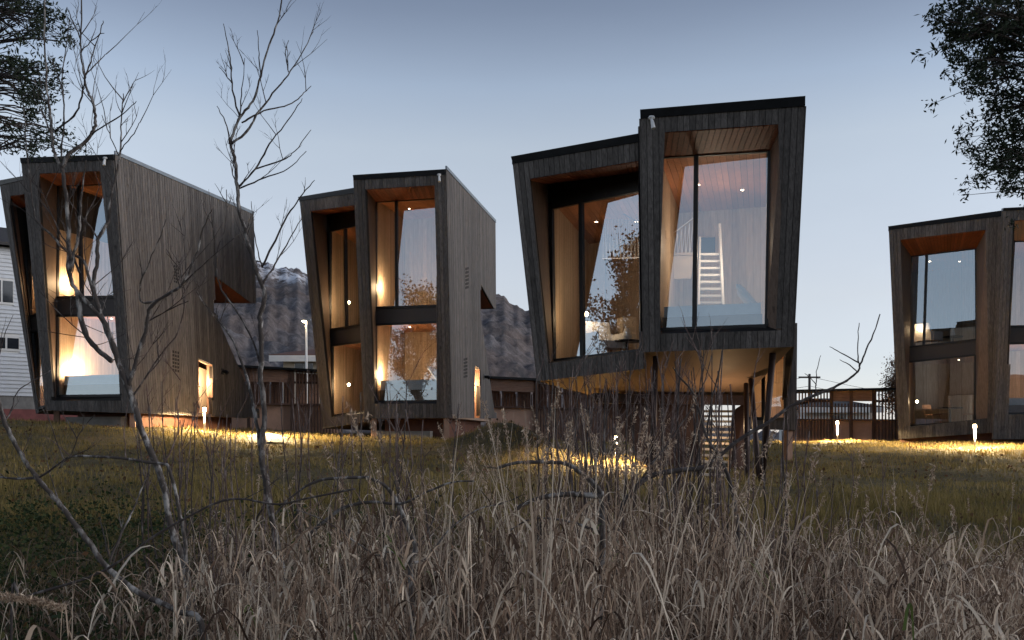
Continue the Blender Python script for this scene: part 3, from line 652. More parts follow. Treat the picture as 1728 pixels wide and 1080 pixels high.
def armchair(p, rz, label):
    t = empty('armchair', p, label, 'armchair'); ca, sa = math.cos(rz), math.sin(rz)
    def L(x, y, z): return V(p) + V((x*ca - y*sa, x*sa + y*ca, z))
    m = MB().box(L(0, 0, .28), .62, .60, .16, rz); m.build('seat', M['linen'], t)
    m = MB().slab([L(-.32, .22, .28), L(.32, .22, .28), L(.30, .36, .92), L(-.30, .36, .92)], V((-sa*.1, ca*.1, 0))); m.build('backrest', M['linen'], t)
    for s_ in (-1, 1):
        MB().box(L(s_*.36, 0, .28), .09, .6, .34, rz).build('armrest', M['linen'], t)
        for yy in (-.22, .24): MB().tube([L(s_*.28, yy, .28), L(s_*.31, yy*1.1, 0)], [.022, .014], 6).build('leg', M['postwood'], t)
def chair(p, rz, label, mat='postwood'):
    t = empty('dining_chair', p, label, 'chair', 'dining chairs behind glass'); ca, sa = math.cos(rz), math.sin(rz)
    def L(x, y, z): return V(p) + V((x*ca - y*sa, x*sa + y*ca, z))
    MB().box(L(0, 0, .43), .44, .42, .035, rz).build('seat', M[mat], t)
    for x in (-.19, .19):
        for y in (-.18, .18): MB().tube([L(x*.9, y*.9, .44), L(x*1.12, y*1.12, 0)], [.018, .013], 6).build('leg', M[mat], t)
        MB().tube([L(x, .2, .44), L(x*1.08, .28, .80)], [.014, .012], 6).build('back_post', M[mat], t)
    MB().slab([L(-.23, .26, .66), L(.23, .26, .66), L(.23, .29, .82), L(-.23, .29, .82)], V((-sa*.02, ca*.02, 0))).build('backrest', M[mat], t)
def table(p, rz, label, r=.45, h=.72):
    t = empty('dining_table', p, label, 'table'); MB().lathe(V(p) + V((0, 0, h-.04)), [(r, 0), (r+.01, .02), (r, .04)], 28).build('tabletop', M['black'], t)
    MB().lathe(V(p), [(.24, 0), (.22, .02), (.035, .05), (.03, h-.04)], 16).build('pedestal', M['black'], t); return t
r4 = l4['rooms'][1]; F4 = lambda u, v: r4['L0'].lerp(r4['R0'], u) + r4['B'] * v + V((0, 0, .004))
table(F4(.62, .36), 0, 'round black dining table in the lower room at the right'); chair(F4(.36, .30), 1.9, 'wooden dining chair left of the black table in the lower right room'); chair(F4(.92, .30), -1.7, 'wooden dining chair right of the black table in the lower right room')
vb = MB().lathe(F4(.62, .36) + V((0, 0, .724)), [(.05, 0), (.07, .08), (.035, .2), (.03, .3)], 14).build('bottle_vase', M['postwood']); tag(vb, 'slim brown vase on the black dining table', 'vase')
r4u = l4['rooms'][0]; U4 = lambda u, v: r4u['L0'].lerp(r4u['R0'], u) + r4u['B'] * v + V((0, 0, .004))
armchair(U4(.30, .2), 2.2, 'white armchair by the upper window of the right edge cabin'); table(U4(.66, .22), 0, 'small black table behind the upper window of the right edge cabin', .35, .42)
tag(MB().lathe(U4(.66, .22) + V((0, 0, .424)), [(.07, 0), (.09, .05), (.06, .22), (.05, .3)], 14).build('pitcher', M['white']), 'white pitcher on the small upstairs table at the right', 'pitcher')
F3 = lambda u, v: rB['L0'].lerp(rB['R0'], u) + rB['B'] * v + V((0, 0, .004))
armchair(F3(.52, .2), .4, 'white armchair behind the left window of the raised cabin'); table(F3(.76, .25), 0, 'small black side table behind the left window of the raised cabin', .3, .45)
tag(MB().lathe(F3(.76, .25) + V((0, 0, .454)), [(.09, 0), (.11, .1), (.06, .26)], 16).build('vase', M['white']), 'white vase on the small side table in the raised cabin', 'vase')
tag(MB().box(F3(.70, .42), .34, .34, 1.05, .3).build('cabinet', M['cream']), 'narrow cream cabinet behind the side table in the raised cabin', 'cabinet')
# ------------------------------------------------------------------ low slatted screen walls behind the cabins
def screen(label, xl, xr, Yl, Yr, top, gt, gb, base, spans, fascia, posts, closed=True):
    """rows given as (left, right); spans: px ranges of full-height slats; fascia: px range of the timber band over the slatted opening"""
    def q(px, r, dy=0):
        t = (px - xl) / (xr - xl); return pt(px, r[0] + (r[1] - r[0]) * t, Yl + (Yr - Yl) * t) + V((0, dy, 0))
    c = q((xl + xr) / 2, base); t = empty('screen_wall', (c.x, c.y, gz(c.x, c.y)), label, 'screen wall', 'low slatted screen walls')
    bk = V((.1, 1.5, 0)); MB().slab([q(xl, top, -.25), q(xr, top, -.25), q(xr, top) + bk, q(xl, top) + bk], V((0, 0, -.09))).build('roof', M['black'], t)
    lo = V((0, 0, -.095)); f0, f1 = fascia
    MB().slab([q(f0, top) + lo, q(f1, top) + lo, q(f1, gt), q(f0, gt)], V((0, .06, 0))).build('fascia', M['fascia'], t)
    a, b = q(xl, gb, .15), q(xr, gb, .15); a0, b0 = a.copy(), b.copy(); a0.z = gz(a.x, a.y) - .4; b0.z = gz(b.x, b.y) - .4
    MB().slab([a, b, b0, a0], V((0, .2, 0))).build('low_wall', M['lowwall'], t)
    MB().bar(a - V((0, .05, 0)), b - V((0, .05, 0)), (0, 0, .07), (0, .3, 0)).build('coping', M['slat'], t)
    def run(x0, x1, ra, rb, dy, wdt, pitch):
        n = max(2, int((q(x1, base) - q(x0, base)).length / pitch))
        for i in range(n):
            x = x0 + (x1 - x0) * (i + .5) / n; B = q(x, rb, dy)
            if rb is base: B.z = gz(B.x, B.y) + .03
            MB().bar(q(x, ra, dy) + lo, B, (wdt, 0, 0), (0, .05, 0)).build('slat', M['slat'], t)
    run(f0, f1, gt, gb, .12, .05, .13)
    for s0, s1 in spans:
        run(s0, s1, top, base, -.06, .052, .125)
        MB().bar(q(s0, gt, .02), q(s1, gt, .02), (0, 0, .09), (0, .06, 0)).build('rail', M['slat'], t)
    if closed:
        for i_ in range(9):                 # boarded rear wall with open joints
            xa, xb = xl + (xr-xl)*i_/9, xl + (xr-xl)*(i_+.86)/9; MB().slab([q(xa, top, 1.3) + lo*1.2, q(xb, top, 1.3) + lo*1.2, q(xb, gb, 1.3), q(xa, gb, 1.3)], V((0, .05, 0))).build('rear_panel', M['fascia'], t)
    for x in posts:
        B = q(x, base, -.02); B.z = gz(B.x, B.y) - .2
        MB().bar(q(x, top, -.02) + lo, B, (.11, 0, 0), (0, .14, 0)).build('post', M['slat'], t)
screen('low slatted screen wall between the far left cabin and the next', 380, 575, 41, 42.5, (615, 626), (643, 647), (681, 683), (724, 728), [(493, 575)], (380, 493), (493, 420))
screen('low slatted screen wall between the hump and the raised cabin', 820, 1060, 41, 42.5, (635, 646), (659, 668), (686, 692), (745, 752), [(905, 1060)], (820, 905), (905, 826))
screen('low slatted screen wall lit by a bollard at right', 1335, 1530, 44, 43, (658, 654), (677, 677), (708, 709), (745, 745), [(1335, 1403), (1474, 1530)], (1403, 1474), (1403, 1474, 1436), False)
pth = smooth_path([V((-6.3, 26.3, 0)), V((-6.9, 28.5, 0)), V((-7.6, 31.5, 0)), V((-8.3, 35, 0)), V((-8.6, 38.5, 0))], 8); pv = []; pf = []
for i, p in enumerate(pth):
    t_ = (pth[min(i+1, len(pth)-1)] - pth[max(i-1, 0)]).normalized(); s_ = V((t_.y, -t_.x, 0)); wd_ = .62 + .1*math.sin(i*1.7)
    for k in range(5): q_ = p + s_ * wd_ * (k/2 - 1); pv.append((q_.x, q_.y, gz(q_.x, q_.y) + (.045 if 0 < k < 4 else -.03)))
for i in range(len(pth)-1):
    for k in range(4): a_ = i*5 + k; pf.append((a_, a_+1, a_+6, a_+5))
np_mesh('path', pv, pf, plain('gravel', (.17, .16, .15), .95, 0, .45, 40, bd=.03), smooth=True)['kind'] = 'structure'
# ------------------------------------------------------------------ bollard lamps on the lawn
def bollard(px, ptop, Y, label, power=60, hgt=.62):
    p = pt(px, ptop, Y); z = gz(p.x, p.y); p = V((p.x, p.y, max(z + .66, p.z)))
    t = empty('bollard_lamp', (p.x, p.y, z), label, 'lamp', 'bollard lamps on the lawn')
    MB().tube([V((p.x, p.y, z - .1)), p - V((0, 0, .07))], [.028, .028], 10).build('post', M['white'], t, True)
    MB().lathe(p - V((0, 0, .07)), [(.03, 0), (.045, .01), (.05, .07), (.045, .11), (.03, .12)], 16).build('lamp_head', M['lampglow'], t, True)
    MB().lathe(p + V((0, 0, .052)), [(.075, 0), (.08, .02), (.03, .045)], 16).build('lamp_cap', M['black'], t, True)
    sp = bpy.data.lights.new('bollard_light', 'SPOT'); sp.energy = power; sp.color = (1, .72, .36); sp.shadow_soft_size = .10; sp.spot_size = R(169); sp.spot_blend = .10
    l = bpy.data.objects.new('bollard_light', sp); C.objects.link(l); l.parent = t; l.location = p - org(t) + V((0, 0, .0))
bollard(345, 716, 31.0, 'small glowing bollard lamp near the far left cabin door', 2600)
bollard(447, 741, 29.0, 'small glowing bollard lamp behind the slim birch trunk', 4200)
bollard(1040, 750, 24.5, 'small glowing bollard lamp under the raised cabin', 3600)
bollard(1413, 713, 38.5, 'glowing bollard lamp in front of the right screen wall', 9000)
bollard(1645, 728, 30.5, 'bright bollard lamp on the lawn before the right edge cabin', 8500)
# ------------------------------------------------------------------ neighbours and street things
wh = empty('house', (-22, 42, gz(-22, 42)), 'white clapboard house cut off by the left frame edge', 'house')
A0, A1 = V((-26, 40, 0)), V((-18.6, 46, 0)); wn0 = (A1-A0).cross(V((0, 0, 1))).normalized(); wn0 = wn0 if wn0.y < 0 else -wn0
hw = lambda px, py: hit(px, py, A0, wn0)
zt = hw(20, 418).z; zb = hw(20, 668).z; zg = hw(20, 690).z
def wl(u, z): p = A0.lerp(A1, u); return V((p.x, p.y, z))
MB().slab([wl(0, zb), wl(1, zb), wl(1, zt), wl(0, zt)], -wn0 * 5).build('wall', M['white'], wh)
nb = 38
wins = [(.35, hw(12, 470).z, hw(12, 514).z), (.35, hw(12, 566).z, hw(12, 592).z)]
uL = lambda px: (hw(px, 500) - A0).dot((A1-A0).normalized()) / (A1-A0).length
rects = [(uL(-60), uL(23), hw(8, 470).z, hw(8, 514).z), (uL(-60), uL(33), hw(8, 566).z, hw(8, 592).z)]
for i in range(nb):
    z0 = zb + (zt-zb)*i/nb; z1 = zb + (zt-zb)*(i+1)/nb; segs = [(0.0, 1.0)]
    for u0, u1, ztp, zbt in rects:
        if z1 > zbt and z0 < ztp: segs = [(a, b) for a, b in ((0.0, u0), (u1, 1.0)) if b - a > .01]
    for a, b in segs: MB().slab([wl(a, z0) + wn0*.004, wl(b, z0) + wn0*.004, wl(b, z1) + wn0*.004, wl(a, z1) + wn0*.004], wn0*.012).slab([wl(a, z0) + wn0*.016, wl(b, z0) + wn0*.016, wl(b, z0 + .035) + wn0*.016, wl(a, z0 + .05) + wn0*.016], wn0*.04).build('siding_board', M['siding'], wh)
for u0, u1, ztp, zbt in rects:
    n = 4; fo = MB().slab([wl(u0, zbt) + wn0*.002, wl(u1, zbt) + wn0*.002, wl(u1, ztp) + wn0*.002, wl(u0, ztp) + wn0*.002], wn0*.04).build('window', M['white'], wh)
    for k in range(n):
        a, b = u0 + (u1-u0)*(k+.08)/n, u0 + (u1-u0)*(k+.92)/n
        MB().slab([wl(a, zbt+.1) + wn0*.044, wl(b, zbt+.1) + wn0*.044, wl(b, ztp-.1) + wn0*.044, wl(a, ztp-.1) + wn0*.044], wn0*.01).build('pane', M['dglass'], fo)
MB().slab([wl(0, zg), wl(1, zg), wl(1, zb), wl(0, zb)], -wn0*4.8).build('foundation', M['concrete'], wh)
MB().slab([wl(0, zg - 1.6), wl(1, zg - 1.6), wl(1, zg - .004), wl(0, zg - .004)], -wn0*4.7).build('base', M['redband'], wh)
rf = MB(); e = wn0*.5; rf.slab([wl(-.05, zt) + e, wl(1.05, zt) + e, wl(1.05, zt + 1.2) - wn0*2.5, wl(-.05, zt + 1.2) - wn0*2.5], V((0, 0, .12))).slab([wl(-.05, zt) - wn0*5.5, wl(1.05, zt) - wn0*5.5, wl(1.05, zt + 1.2) - wn0*2.5, wl(-.05, zt + 1.2) - wn0*2.5], V((0, 0, .12))); rf.build('roof', M['roof'], wh)
# small house behind the left screen wall
def far_house(px0, px1, eave, base, ridge, Y, label, wm, rm_, win):
    a, b = pt(px0, eave, Y), pt(px1, eave, Y); z0 = pt(px0, base, Y).z - 1.5
    t = empty('house', ((a.x + b.x)/2, Y, z0), label, 'house'); D = V((0, 7, 0))
    q = [V((a.x, Y, z0)), V((b.x, Y, z0)), V((b.x, Y, a.z)), V((a.x, Y, a.z))]; MB().slab(q, D).build('wall', M[wm], t)
    k = .7; c = (a + b)/2; rz_ = pt(px0, ridge, Y).z; A = [V((a.x-k, Y-k, a.z)), V((b.x+k, Y-k, a.z)), V((b.x+k, Y+7+k, a.z)), V((a.x-k, Y+7+k, a.z))]
    r0, r1 = V((a.x + 3, Y+3.5, rz_)), V((b.x - 3, Y+3.5, rz_)); m = MB()
    for f in ([A[0], A[1], r1, r0], [A[1], A[2], r1], [A[2], A[3], r0, r1], [A[3], A[0], r0]): m.slab(f, V((0, 0, .15)))
    m.build('roof', M[rm_], t); MB().slab([A[0] + V((0, -.03, -.28)), A[1] + V((0, -.03, -.28)), A[1] + V((0, -.03, .1)), A[0] + V((0, -.03, .1))], V((0, -.04, 0))).build('fascia', M['white'], t)
    for x0, y0, x1, y1 in win:
        w_ = MB().slab([pt(x0, y1, Y - .01), pt(x1, y1, Y - .01), pt(x1, y0, Y - .01), pt(x0, y0, Y - .01)], V((0, -.05, 0))).build('window', M['white'], t)
        m_ = (x0 + x1)/2
        for u0, u1 in ((x0+1, m_-.6), (m_+.6, x1-1)): MB().slab([pt(u0, y1-1, Y - .065), pt(u1, y1-1, Y - .065), pt(u1, y0+1, Y - .065), pt(u0, y0+1, Y - .065)], V((0, -.01, 0))).build('pane', M['dglass'], w_)
far_house(478, 640, 604, 640, 578, 62, 'small cream house with brown hipped roof beyond the left screen wall', 'cream', 'roof_brown', [(497, 612, 529, 624), (545, 612, 575, 624)])
far_house(1360, 1468, 690, 730, 672, 70, 'low pale house seen through the slats of the right screen wall', 'white', 'roof', [(1405, 698, 1425, 712)])
def pole(px, ytop, ybase, Y, r, mat, name, label, cat, lit=False):
    a = pt(px, ytop, Y); b = V((a.x, Y, gz(a.x, Y) - .2)); t = empty(name, b, label, cat)
    MB().tube([b, a], [r*1.4, r], 10).build('pole', mat, t, True); return t, a
t, a = pole(517, 541, 640, 60, .06, M['white'], 'street_lamp', 'slim white street lamp with glowing head beyond the left screen wall', 'street lamp')
MB().bar(a + V((-.3, 0, .02)), a + V((.25, 0, .05)), (0, 0, .10), (0, .25, 0)).build('lamp_housing', M['flash'], t); MB().lathe(a + V((-.12, -.05, -.12)), [(.05, 0), (.13, .04), (.13, .09)], 14).build('lamp_lens', M['lampglow'], t)
t, a = pole(1366, 631, 660, 75, .09, M['bark_dark'], 'utility_pole', 'dark utility pole with thin wires beyond the right screen wall', 'utility pole')
MB().bar(a + V((-.8, 0, -.25)), a + V((.8, 0, -.25)), (0, 0, .12), (0, .12, 0)).build('crossarm', M['bark_dark'], t)
for k, dz in enumerate((-.2, -.9)):
    m = MB(); p, q_ = a + V((0, 0, dz)), a + V((26, 12, dz - .8)); m.tube([p.lerp(q_, i/8) - V((0, 0, 1.1*math.sin(math.pi*i/8))) for i in range(9)], [.014]*9, 4); m.build('wire', M['black'], t)
    m = MB(); p, q_ = a + V((0, 0, dz)), a + V((-22, 8, dz)); m.tube([p.lerp(q_, i/8) - V((0, 0, 1.1*math.sin(math.pi*i/8))) for i in range(9)], [.014]*9, 4); m.build('wire', M['black'], t)

# ------------------------------------------------------------------ leaf and twig generators
def leaf_cloud(pts, per, size, spread, seed, elong=2.4, up=0.0):
    r = np.random.default_rng(seed); N = len(pts) * per; c = np.repeat(np.asarray(pts), per, 0) + r.normal(0, spread, (N, 3))
    d = r.normal(0, 1, (N, 3)); d[:, 2] += up; d /= np.linalg.norm(d, axis=1, keepdims=True); e = np.cross(d, r.normal(0, 1, (N, 3))); e /= np.linalg.norm(e, axis=1, keepdims=True)
    s = size * r.uniform(.6, 1.35, (N, 1)); v = np.stack([c - d*s*elong*.5, c + e*s*.5, c + d*s*elong*.5, c - e*s*.5], 1).reshape(-1, 3)
    return v, np.arange(N*4).reshape(-1, 4), np.repeat(r.random(N), 4)
def twigs_from(paths, rate, lmin, lmax, rad, seed, lift=.6, sub=1, depth_sc=.6):
    r = random.Random(seed); m = MB(); tips = []
    def grow(p, d, L, rr, lev):
        pts = [p]; n = 4; dd = d.copy()
        for i in range(n):
            dd = (dd + V((r.uniform(-.18, .18), r.uniform(-.18, .18), r.uniform(-.05, .16)))).normalized(); pts.append(pts[-1] + dd * L / n)
        m.tube(pts, [rr * (1 - .75*i/n) for i in range(n+1)], 4 if lev else 5); tips.append(pts[-1]); tips.append(pts[2])
        if lev < sub:
            for _ in range(r.choice((1, 2, 3))):
                k = r.choice((1, 2, 3)); grow(pts[k], (dd + V((r.uniform(-.9, .9), r.uniform(-.5, .5), r.uniform(-.1, .6)))).normalized(), L * r.uniform(.35, .6), rr*.6, lev + 1)
    for pts in paths:
        for a, b in zip(pts, pts[1:]):
            L = (b-a).length; k = L * rate; k = int(k) + (r.random() < k - int(k))
            for _ in range(k):
                p = a.lerp(b, r.random()); t = (b-a).normalized(); s = V((r.uniform(-1, 1), r.uniform(-1, 1)*depth_sc, r.uniform(-.3, .5)))
                d = (t*.55 + s*.8 + V((0, 0, lift*.5))).normalized(); grow(p, d, r.uniform(lmin, lmax), rad * r.uniform(.7, 1.2), 0)
    return m, tips
def px_tree(name, label, cat, Y, lines, mat, tmat, rate=2.2, tl=(.12, .5), trad=.0035, seed=1, group=None, dep=.25, lift=.7, sub=1):
    """lines: (points in px, start width px, end width px); the first one is the trunk and runs into the ground"""
    r = random.Random(seed); b = pt(*lines[0][0][0], Y); bz = gz(b.x, b.y); root = empty(name, (b.x, b.y, bz), label, cat, group); paths = []
    for i, (ps, w0, w1) in enumerate(lines):
        dy = 0 if i == 0 else r.uniform(-dep, dep); n = len(ps); P = [pt(x, y, Y + dy * k / max(1, n-1)) for k, (x, y) in enumerate(ps)]
        if i == 0: P = [V((P[0].x + (P[0].x-P[1].x)*.1, P[0].y, min(bz - .15, P[0].z - .1)))] + P
        P = smooth_path(P, 5); n = len(P); P = [p + V((r.gauss(0, 1), r.gauss(0, 1), 0)) * .00038 * Y * (0 < k < n-1) for k, p in enumerate(P)]; m = MB(); m.tube(P, [(w0 + (w1-w0)*k/(n-1)) * Y / F / 2 * (1 + r.gauss(0, .07)) for k in range(n)], 8 if w0 > 5 else 6)
        m.build('trunk' if i == 0 else 'branch', mat if w0 > 4 else tmat, root, True); paths.append(P)
    if rate:
        m, tips = twigs_from([p[len(p)//3:] for p in paths[:1]] + paths[1:], rate, tl[0], tl[1], trad, seed, lift, sub); m.build('twigs', tmat, root, kind='stuff')
    return root, paths
# ---- birch in front of the far left cabin
px_tree('birch_tree', 'slender lichened birch leaning left before the far left cabin', 'tree', 6.2, [
 ([(330, 1080), (318, 985), (290, 890), (270, 800), (240, 730), (222, 672), (200, 612), (177, 547), (160, 525), (130, 491), (117, 461), (115, 389), (111, 325), (104, 284), (94, 265), (89, 247), (87, 217), (83, 178), (79, 150), (76, 80), (75, -20)], 13.5, 2.4),
 ([(104, 284), (119, 258), (142, 242), (158, 219), (161, 200), (157, 172), (147, 153), (143, 133), (139, 105), (136, 67), (138, -15)], 7, 2),
 ([(144, 130), (155, 97), (167, 61), (174, 35)], 3, 1.4), ([(156, 226), (205, 194), (230, 171)], 3, 1.2), ([(92, 222), (129, 189), (139, 156), (145, 130)], 4, 2),
 ([(136, 67), (120, 30), (113, 12)], 2.5, 1.2), ([(139, 85), (165, 60), (176, 56)], 2.2, 1.1), ([(145, 126), (170, 100), (180, 91)], 2.4, 1.1), ([(103, 270), (108, 190), (105, 130), (112, 80), (118, 32)], 3, 1.2),
 ([(130, 491), (143, 560), (165, 590), (190, 610)], 9, 9), ([(177, 547), (158, 490), (164, 440), (166, 404), (182, 373), (187, 333), (197, 291), (203, 253), (205, 205), (208, 158)], 8, 1.6),
 ([(203, 255), (225, 225), (237, 206)], 2.2, 1.1), ([(200, 262), (185, 225), (172, 194)], 2.2, 1.1), ([(166, 404), (150, 380), (138, 372)], 3, 1.2),
 ([(215, 655), (245, 560), (255, 517), (287, 495), (309, 478), (330, 432), (343, 385), (358, 352)], 8, 1.6), ([(287, 495), (262, 508), (238, 508), (240, 470), (262, 420), (280, 370)], 5, 1.3), ([(309, 478), (350, 440), (410, 390)], 3, 1.1),
 ([(245, 545), (290, 520), (318, 508)], 3, 1.2), ([(200, 612), (180, 560), (150, 470), (140, 440), (108, 420), (90, 400), (62, 372), (54, 340), (50, 300), (44, 240), (40, 180)], 6, 1.6), ([(135, 460), (118, 420), (100, 390), (70, 320)], 4, 1.3),
 ([(117, 461), (132, 400), (136, 350), (141, 300), (146, 270)], 6, 1.5), ([(222, 672), (270, 600), (300, 560), (312, 500), (300, 440)], 3.4, 1.2)], M['bark_birch'], M['bark_dark'], 5.5, (.10, .46), .0036, 11, sub=2)
# ---- second birch
px_tree('birch_tree', 'slim bare birch rising between the two left cabins', 'tree', 6.6, [
 ([(497, 1080), (480, 985), (467, 917), (453, 840), (447, 803), (441, 766), (446, 703), (441, 640), (441, 571), (438, 536), (447, 499), (431, 451), (419, 409), (404, 353), (400, 315), (397, 272), (389, 243), (395, 221), (406, 196), (427, 170), (440, 128), (451, 85), (468, 38), (478, -15)], 13, 2.2),
 ([(390, 243), (417, 221), (434, 192), (468, 149), (497, 111), (529, 53)], 5, 1.4), ([(408, 207), (446, 187), (487, 177), (510, 160), (525, 145)], 3.5, 1.2), ([(402, 316), (431, 285), (455, 243), (485, 204), (510, 166)], 4, 1.2), ([(431, 285), (476, 270), (497, 255), (525, 219)], 3, 1.1),
 ([(404, 318), (446, 300), (485, 285), (517, 255)], 3, 1.1), ([(404, 200), (391, 140), (389, 98), (377, 40)], 3.4, 1.2), ([(387, 243), (383, 213), (366, 179)], 3, 1.1), ([(440, 128), (437, 90), (434, 51)], 2.4, 1), ([(487, 122), (482, 90), (487, 68)], 2, 1), ([(406, 196), (408, 150), (413, 98)], 2.5, 1),
 ([(391, 140), (380, 125), (370, 113)], 2, 1), ([(400, 315), (392, 290), (389, 262)], 2.5, 1.1), ([(442, 451), (480, 374), (505, 335), (531, 304)], 4, 1.2), ([(442, 480), (459, 455), (489, 404), (510, 366)], 4, 1.2), ([(442, 451), (430, 400), (424, 340)], 2.5, 1.1),
 ([(440, 762), (430, 700), (419, 646), (404, 600), (385, 560), (350, 520), (330, 490)], 7, 1.4), ([(441, 620), (425, 570), (400, 527), (370, 480), (366, 430), (380, 380), (382, 320)], 4, 1.2), ([(453, 840), (432, 880), (420, 930)], 4, 4)], M['bark_birch'], M['bark_dark'], 3.0, (.08, .34), .0032, 12, sub=2)
# ---- thick arching branch low on the left
px_tree('sapling', 'lichened sapling bowing low across the bottom left corner', 'sapling', 4.4, [
 ([(345, 1075), (300, 1032), (240, 1003), (200, 975), (170, 945), (150, 915), (120, 876), (90, 838), (62, 806), (40, 775), (18, 735), (0, 688), (-14, 640)], 11, 7), ([(62, 806), (30, 808), (-10, 804)], 5, 3), ([(66, 806), (110, 775), (120, 768), (135, 730), (160, 700)], 3.4, 1.2), ([(185, 950), (205, 900), (225, 860), (240, 820), (248, 806)], 5, 2), ([(8, 710), (20, 690), (30, 660), (60, 640), (85, 625)], 3, 1.2), ([(185, 940), (175, 900), (168, 872)], 3, 1.4)], M['bark_birch'], M['bark_dark'], 2.2, (.08, .4), .003, 13)
px_tree('sapling', 'grey sapling with a level limb left of the leaning birch', 'sapling', 5.6, [
 ([(318, 1060), (314, 935), (306, 880), (296, 830), (285, 790), (277, 783), (248, 780), (212, 774), (171, 771), (120, 771), (100, 790)], 8, 3), ([(277, 783), (300, 730), (298, 690), (305, 640)], 3.4, 1.2), ([(212, 774), (210, 730), (216, 680)], 2.4, 1), ([(120, 771), (90, 745), (70, 735)], 2.4, 1)], M['bark_birch'], M['bark_red'], 2.0, (.1, .4), .003, 14)
px_tree('cane', 'long thin brown cane arching over the grass at lower left', 'cane', 4.0, [
 ([(20, 1015), (41, 1007), (134, 980), (191, 954), (261, 905), (310, 876), (367, 848), (407, 842), (470, 851), (522, 840), (600, 825)], 5, 3)], M['bark_dark'], M['bark_dark'], .5, (.1, .3), .002, 15)
px_tree('shrub', 'bent dark shrub arching over the dry grass at centre left', 'shrub', 5.0, [
 ([(695, 1075), (695, 1027), (693, 950), (701, 925), (685, 884), (673, 852), (653, 823), (624, 807), (604, 806), (538, 811), (490, 840), (465, 868)], 10, 3.4), ([(693, 950), (661, 931), (636, 937), (604, 917), (551, 880), (500, 860)], 5, 1.6), ([(693, 950), (722, 941), (759, 893), (807, 860), (850, 850)], 5, 1.5), ([(520, 905), (547, 880), (583, 856), (628, 847), (677, 850), (718, 831), (763, 814), (800, 812)], 7, 2.4), ([(700, 925), (730, 880), (735, 840)], 3, 1.2)], M['bark_birch'], M['bark_dark'], 2.6, (.1, .4), .003, 16)
px_tree('shrub', 'dark shrub with a hooked limb below the raised cabin', 'shrub', 5.4, [
 ([(1018, 1060), (1016, 900), (1017, 850), (1014, 832), (1004, 818), (982, 800), (956, 783), (916, 780), (870, 781), (840, 790)], 12, 5), ([(1016, 838), (971, 834), (934, 836), (897, 845), (870, 860)], 10, 6), ([(1016, 900), (960, 880), (900, 875), (860, 895)], 5, 2), ([(956, 783), (940, 740), (945, 700)], 2.6, 1)], M['bark_birch'], M['bark_dark'], 2.2, (.1, .45), .003, 17)
px_tree('shrub', 'shrub with a long limb reaching up right towards the sky gap', 'shrub', 6.4, [
 ([(1035, 1040), (1040, 900), (1049, 859), (1067, 830), (1097, 804), (1149, 793), (1186, 789), (1216, 767), (1249, 741), (1300, 711), (1327, 690), (1360, 673), (1400, 657), (1427, 643), (1447, 627), (1453, 610), (1470, 573), (1485, 530)], 11, 1.8), ([(1450, 618), (1447, 587), (1450, 545)], 2.6, 1.2), ([(1449, 612), (1423, 598), (1400, 585)], 2.6, 1.1), ([(1446, 627), (1430, 614), (1417, 607)], 2.2, 1), ([(1377, 665), (1378, 627), (1385, 600)], 2, 1), ([(1378, 650), (1366, 636), (1358, 630)], 1.6, .9),
 ([(1250, 960), (1240, 850), (1230, 807), (1216, 774), (1193, 737), (1171, 667), (1150, 640), (1135, 620)], 8, 2), ([(1067, 830), (1110, 770), (1160, 700), (1190, 640), (1200, 600)], 4, 1.2), ([(1193, 737), (1200, 680), (1215, 620), (1222, 570)], 4, 1.3)], M['bark_dark'], M['bark_dark'], .0, seed=18)
# ---- upright bare shrubs
def upright(px, Y, n, spread, ytop, label, seed, mat='bark_red', w=(5.0, 1.7)):
    r = random.Random(seed); b = pt(px, 800, Y); root = empty('shrub', (b.x, b.y, gz(b.x, b.y)), label, 'shrub', 'bare shrubs in the tall grass'); paths = []
    for i in range(n):
        x0 = px + r.uniform(-.45, .45) * spread; x1 = x0 + r.gauss(0, .3) * spread * .6; yy = Y + r.uniform(-.5, .5); top = ytop + abs(r.gauss(0, 65))
        A = pt(x0, 800, yy); A.z = gz(A.x, A.y) - .1; B = pt(x1, top, yy + r.uniform(-.3, .3)); k = 5
        P = [A.lerp(B, j/k) + V((r.gauss(0, .02), 0, 0)) * (j not in (0, k)) + V(((x1-x0)*.0004*math.sin(j/k*3.14), 0, 0)) for j in range(k+1)]; P = smooth_path(P, 2)
        nP = len(P); MB().tube(P, [(w[0] + (w[1]-w[0])*j/(nP-1)) * Y/F/2 * r.uniform(.9, 1.1) for j in range(nP)], 5).build('stem', M[r.choice((mat, 'bark_dark'))], root, True); paths.append(P[nP//3:])
    m, tips = twigs_from(paths, 3.0, .08, .42, .0042, seed, .9, 1); m.build('twigs', M['bark_red'], root, kind='stuff')
upright(1075, 7.6, 34, 160, 600, 'dense bare shrub below the middle of the raised cabin', 21)
upright(960, 8.0, 22, 120, 620, 'bare reddish shrub below the left end of the raised cabin', 22)
upright(1185, 7.2, 22, 120, 580, 'bare shrub in front of the lit outdoor stair', 23)
upright(1300, 8.2, 9, 120, 680, 'sparse bare shrub below the right end of the raised cabin', 24)
upright(300, 7.6, 13, 130, 640, 'sparse bare twigs standing before the far left cabin door', 25, w=(3.8, 1.4))
upright(540, 8.0, 12, 150, 660, 'sparse bare twigs standing before the two star lit windows', 26, w=(3.8, 1.4))
upright(690, 7.2, 10, 140, 640, 'thin pale stems standing before the cabin left of centre', 27, w=(4.2, 1.5))
upright(1440, 8.5, 7, 180, 740, 'few thin twigs standing on the lawn edge at right', 28, w=(3.0, 1.2))
upright(400, 6.8, 12, 120, 690, 'bare twig clump around the slim birch foot', 29, w=(3.8, 1.4))
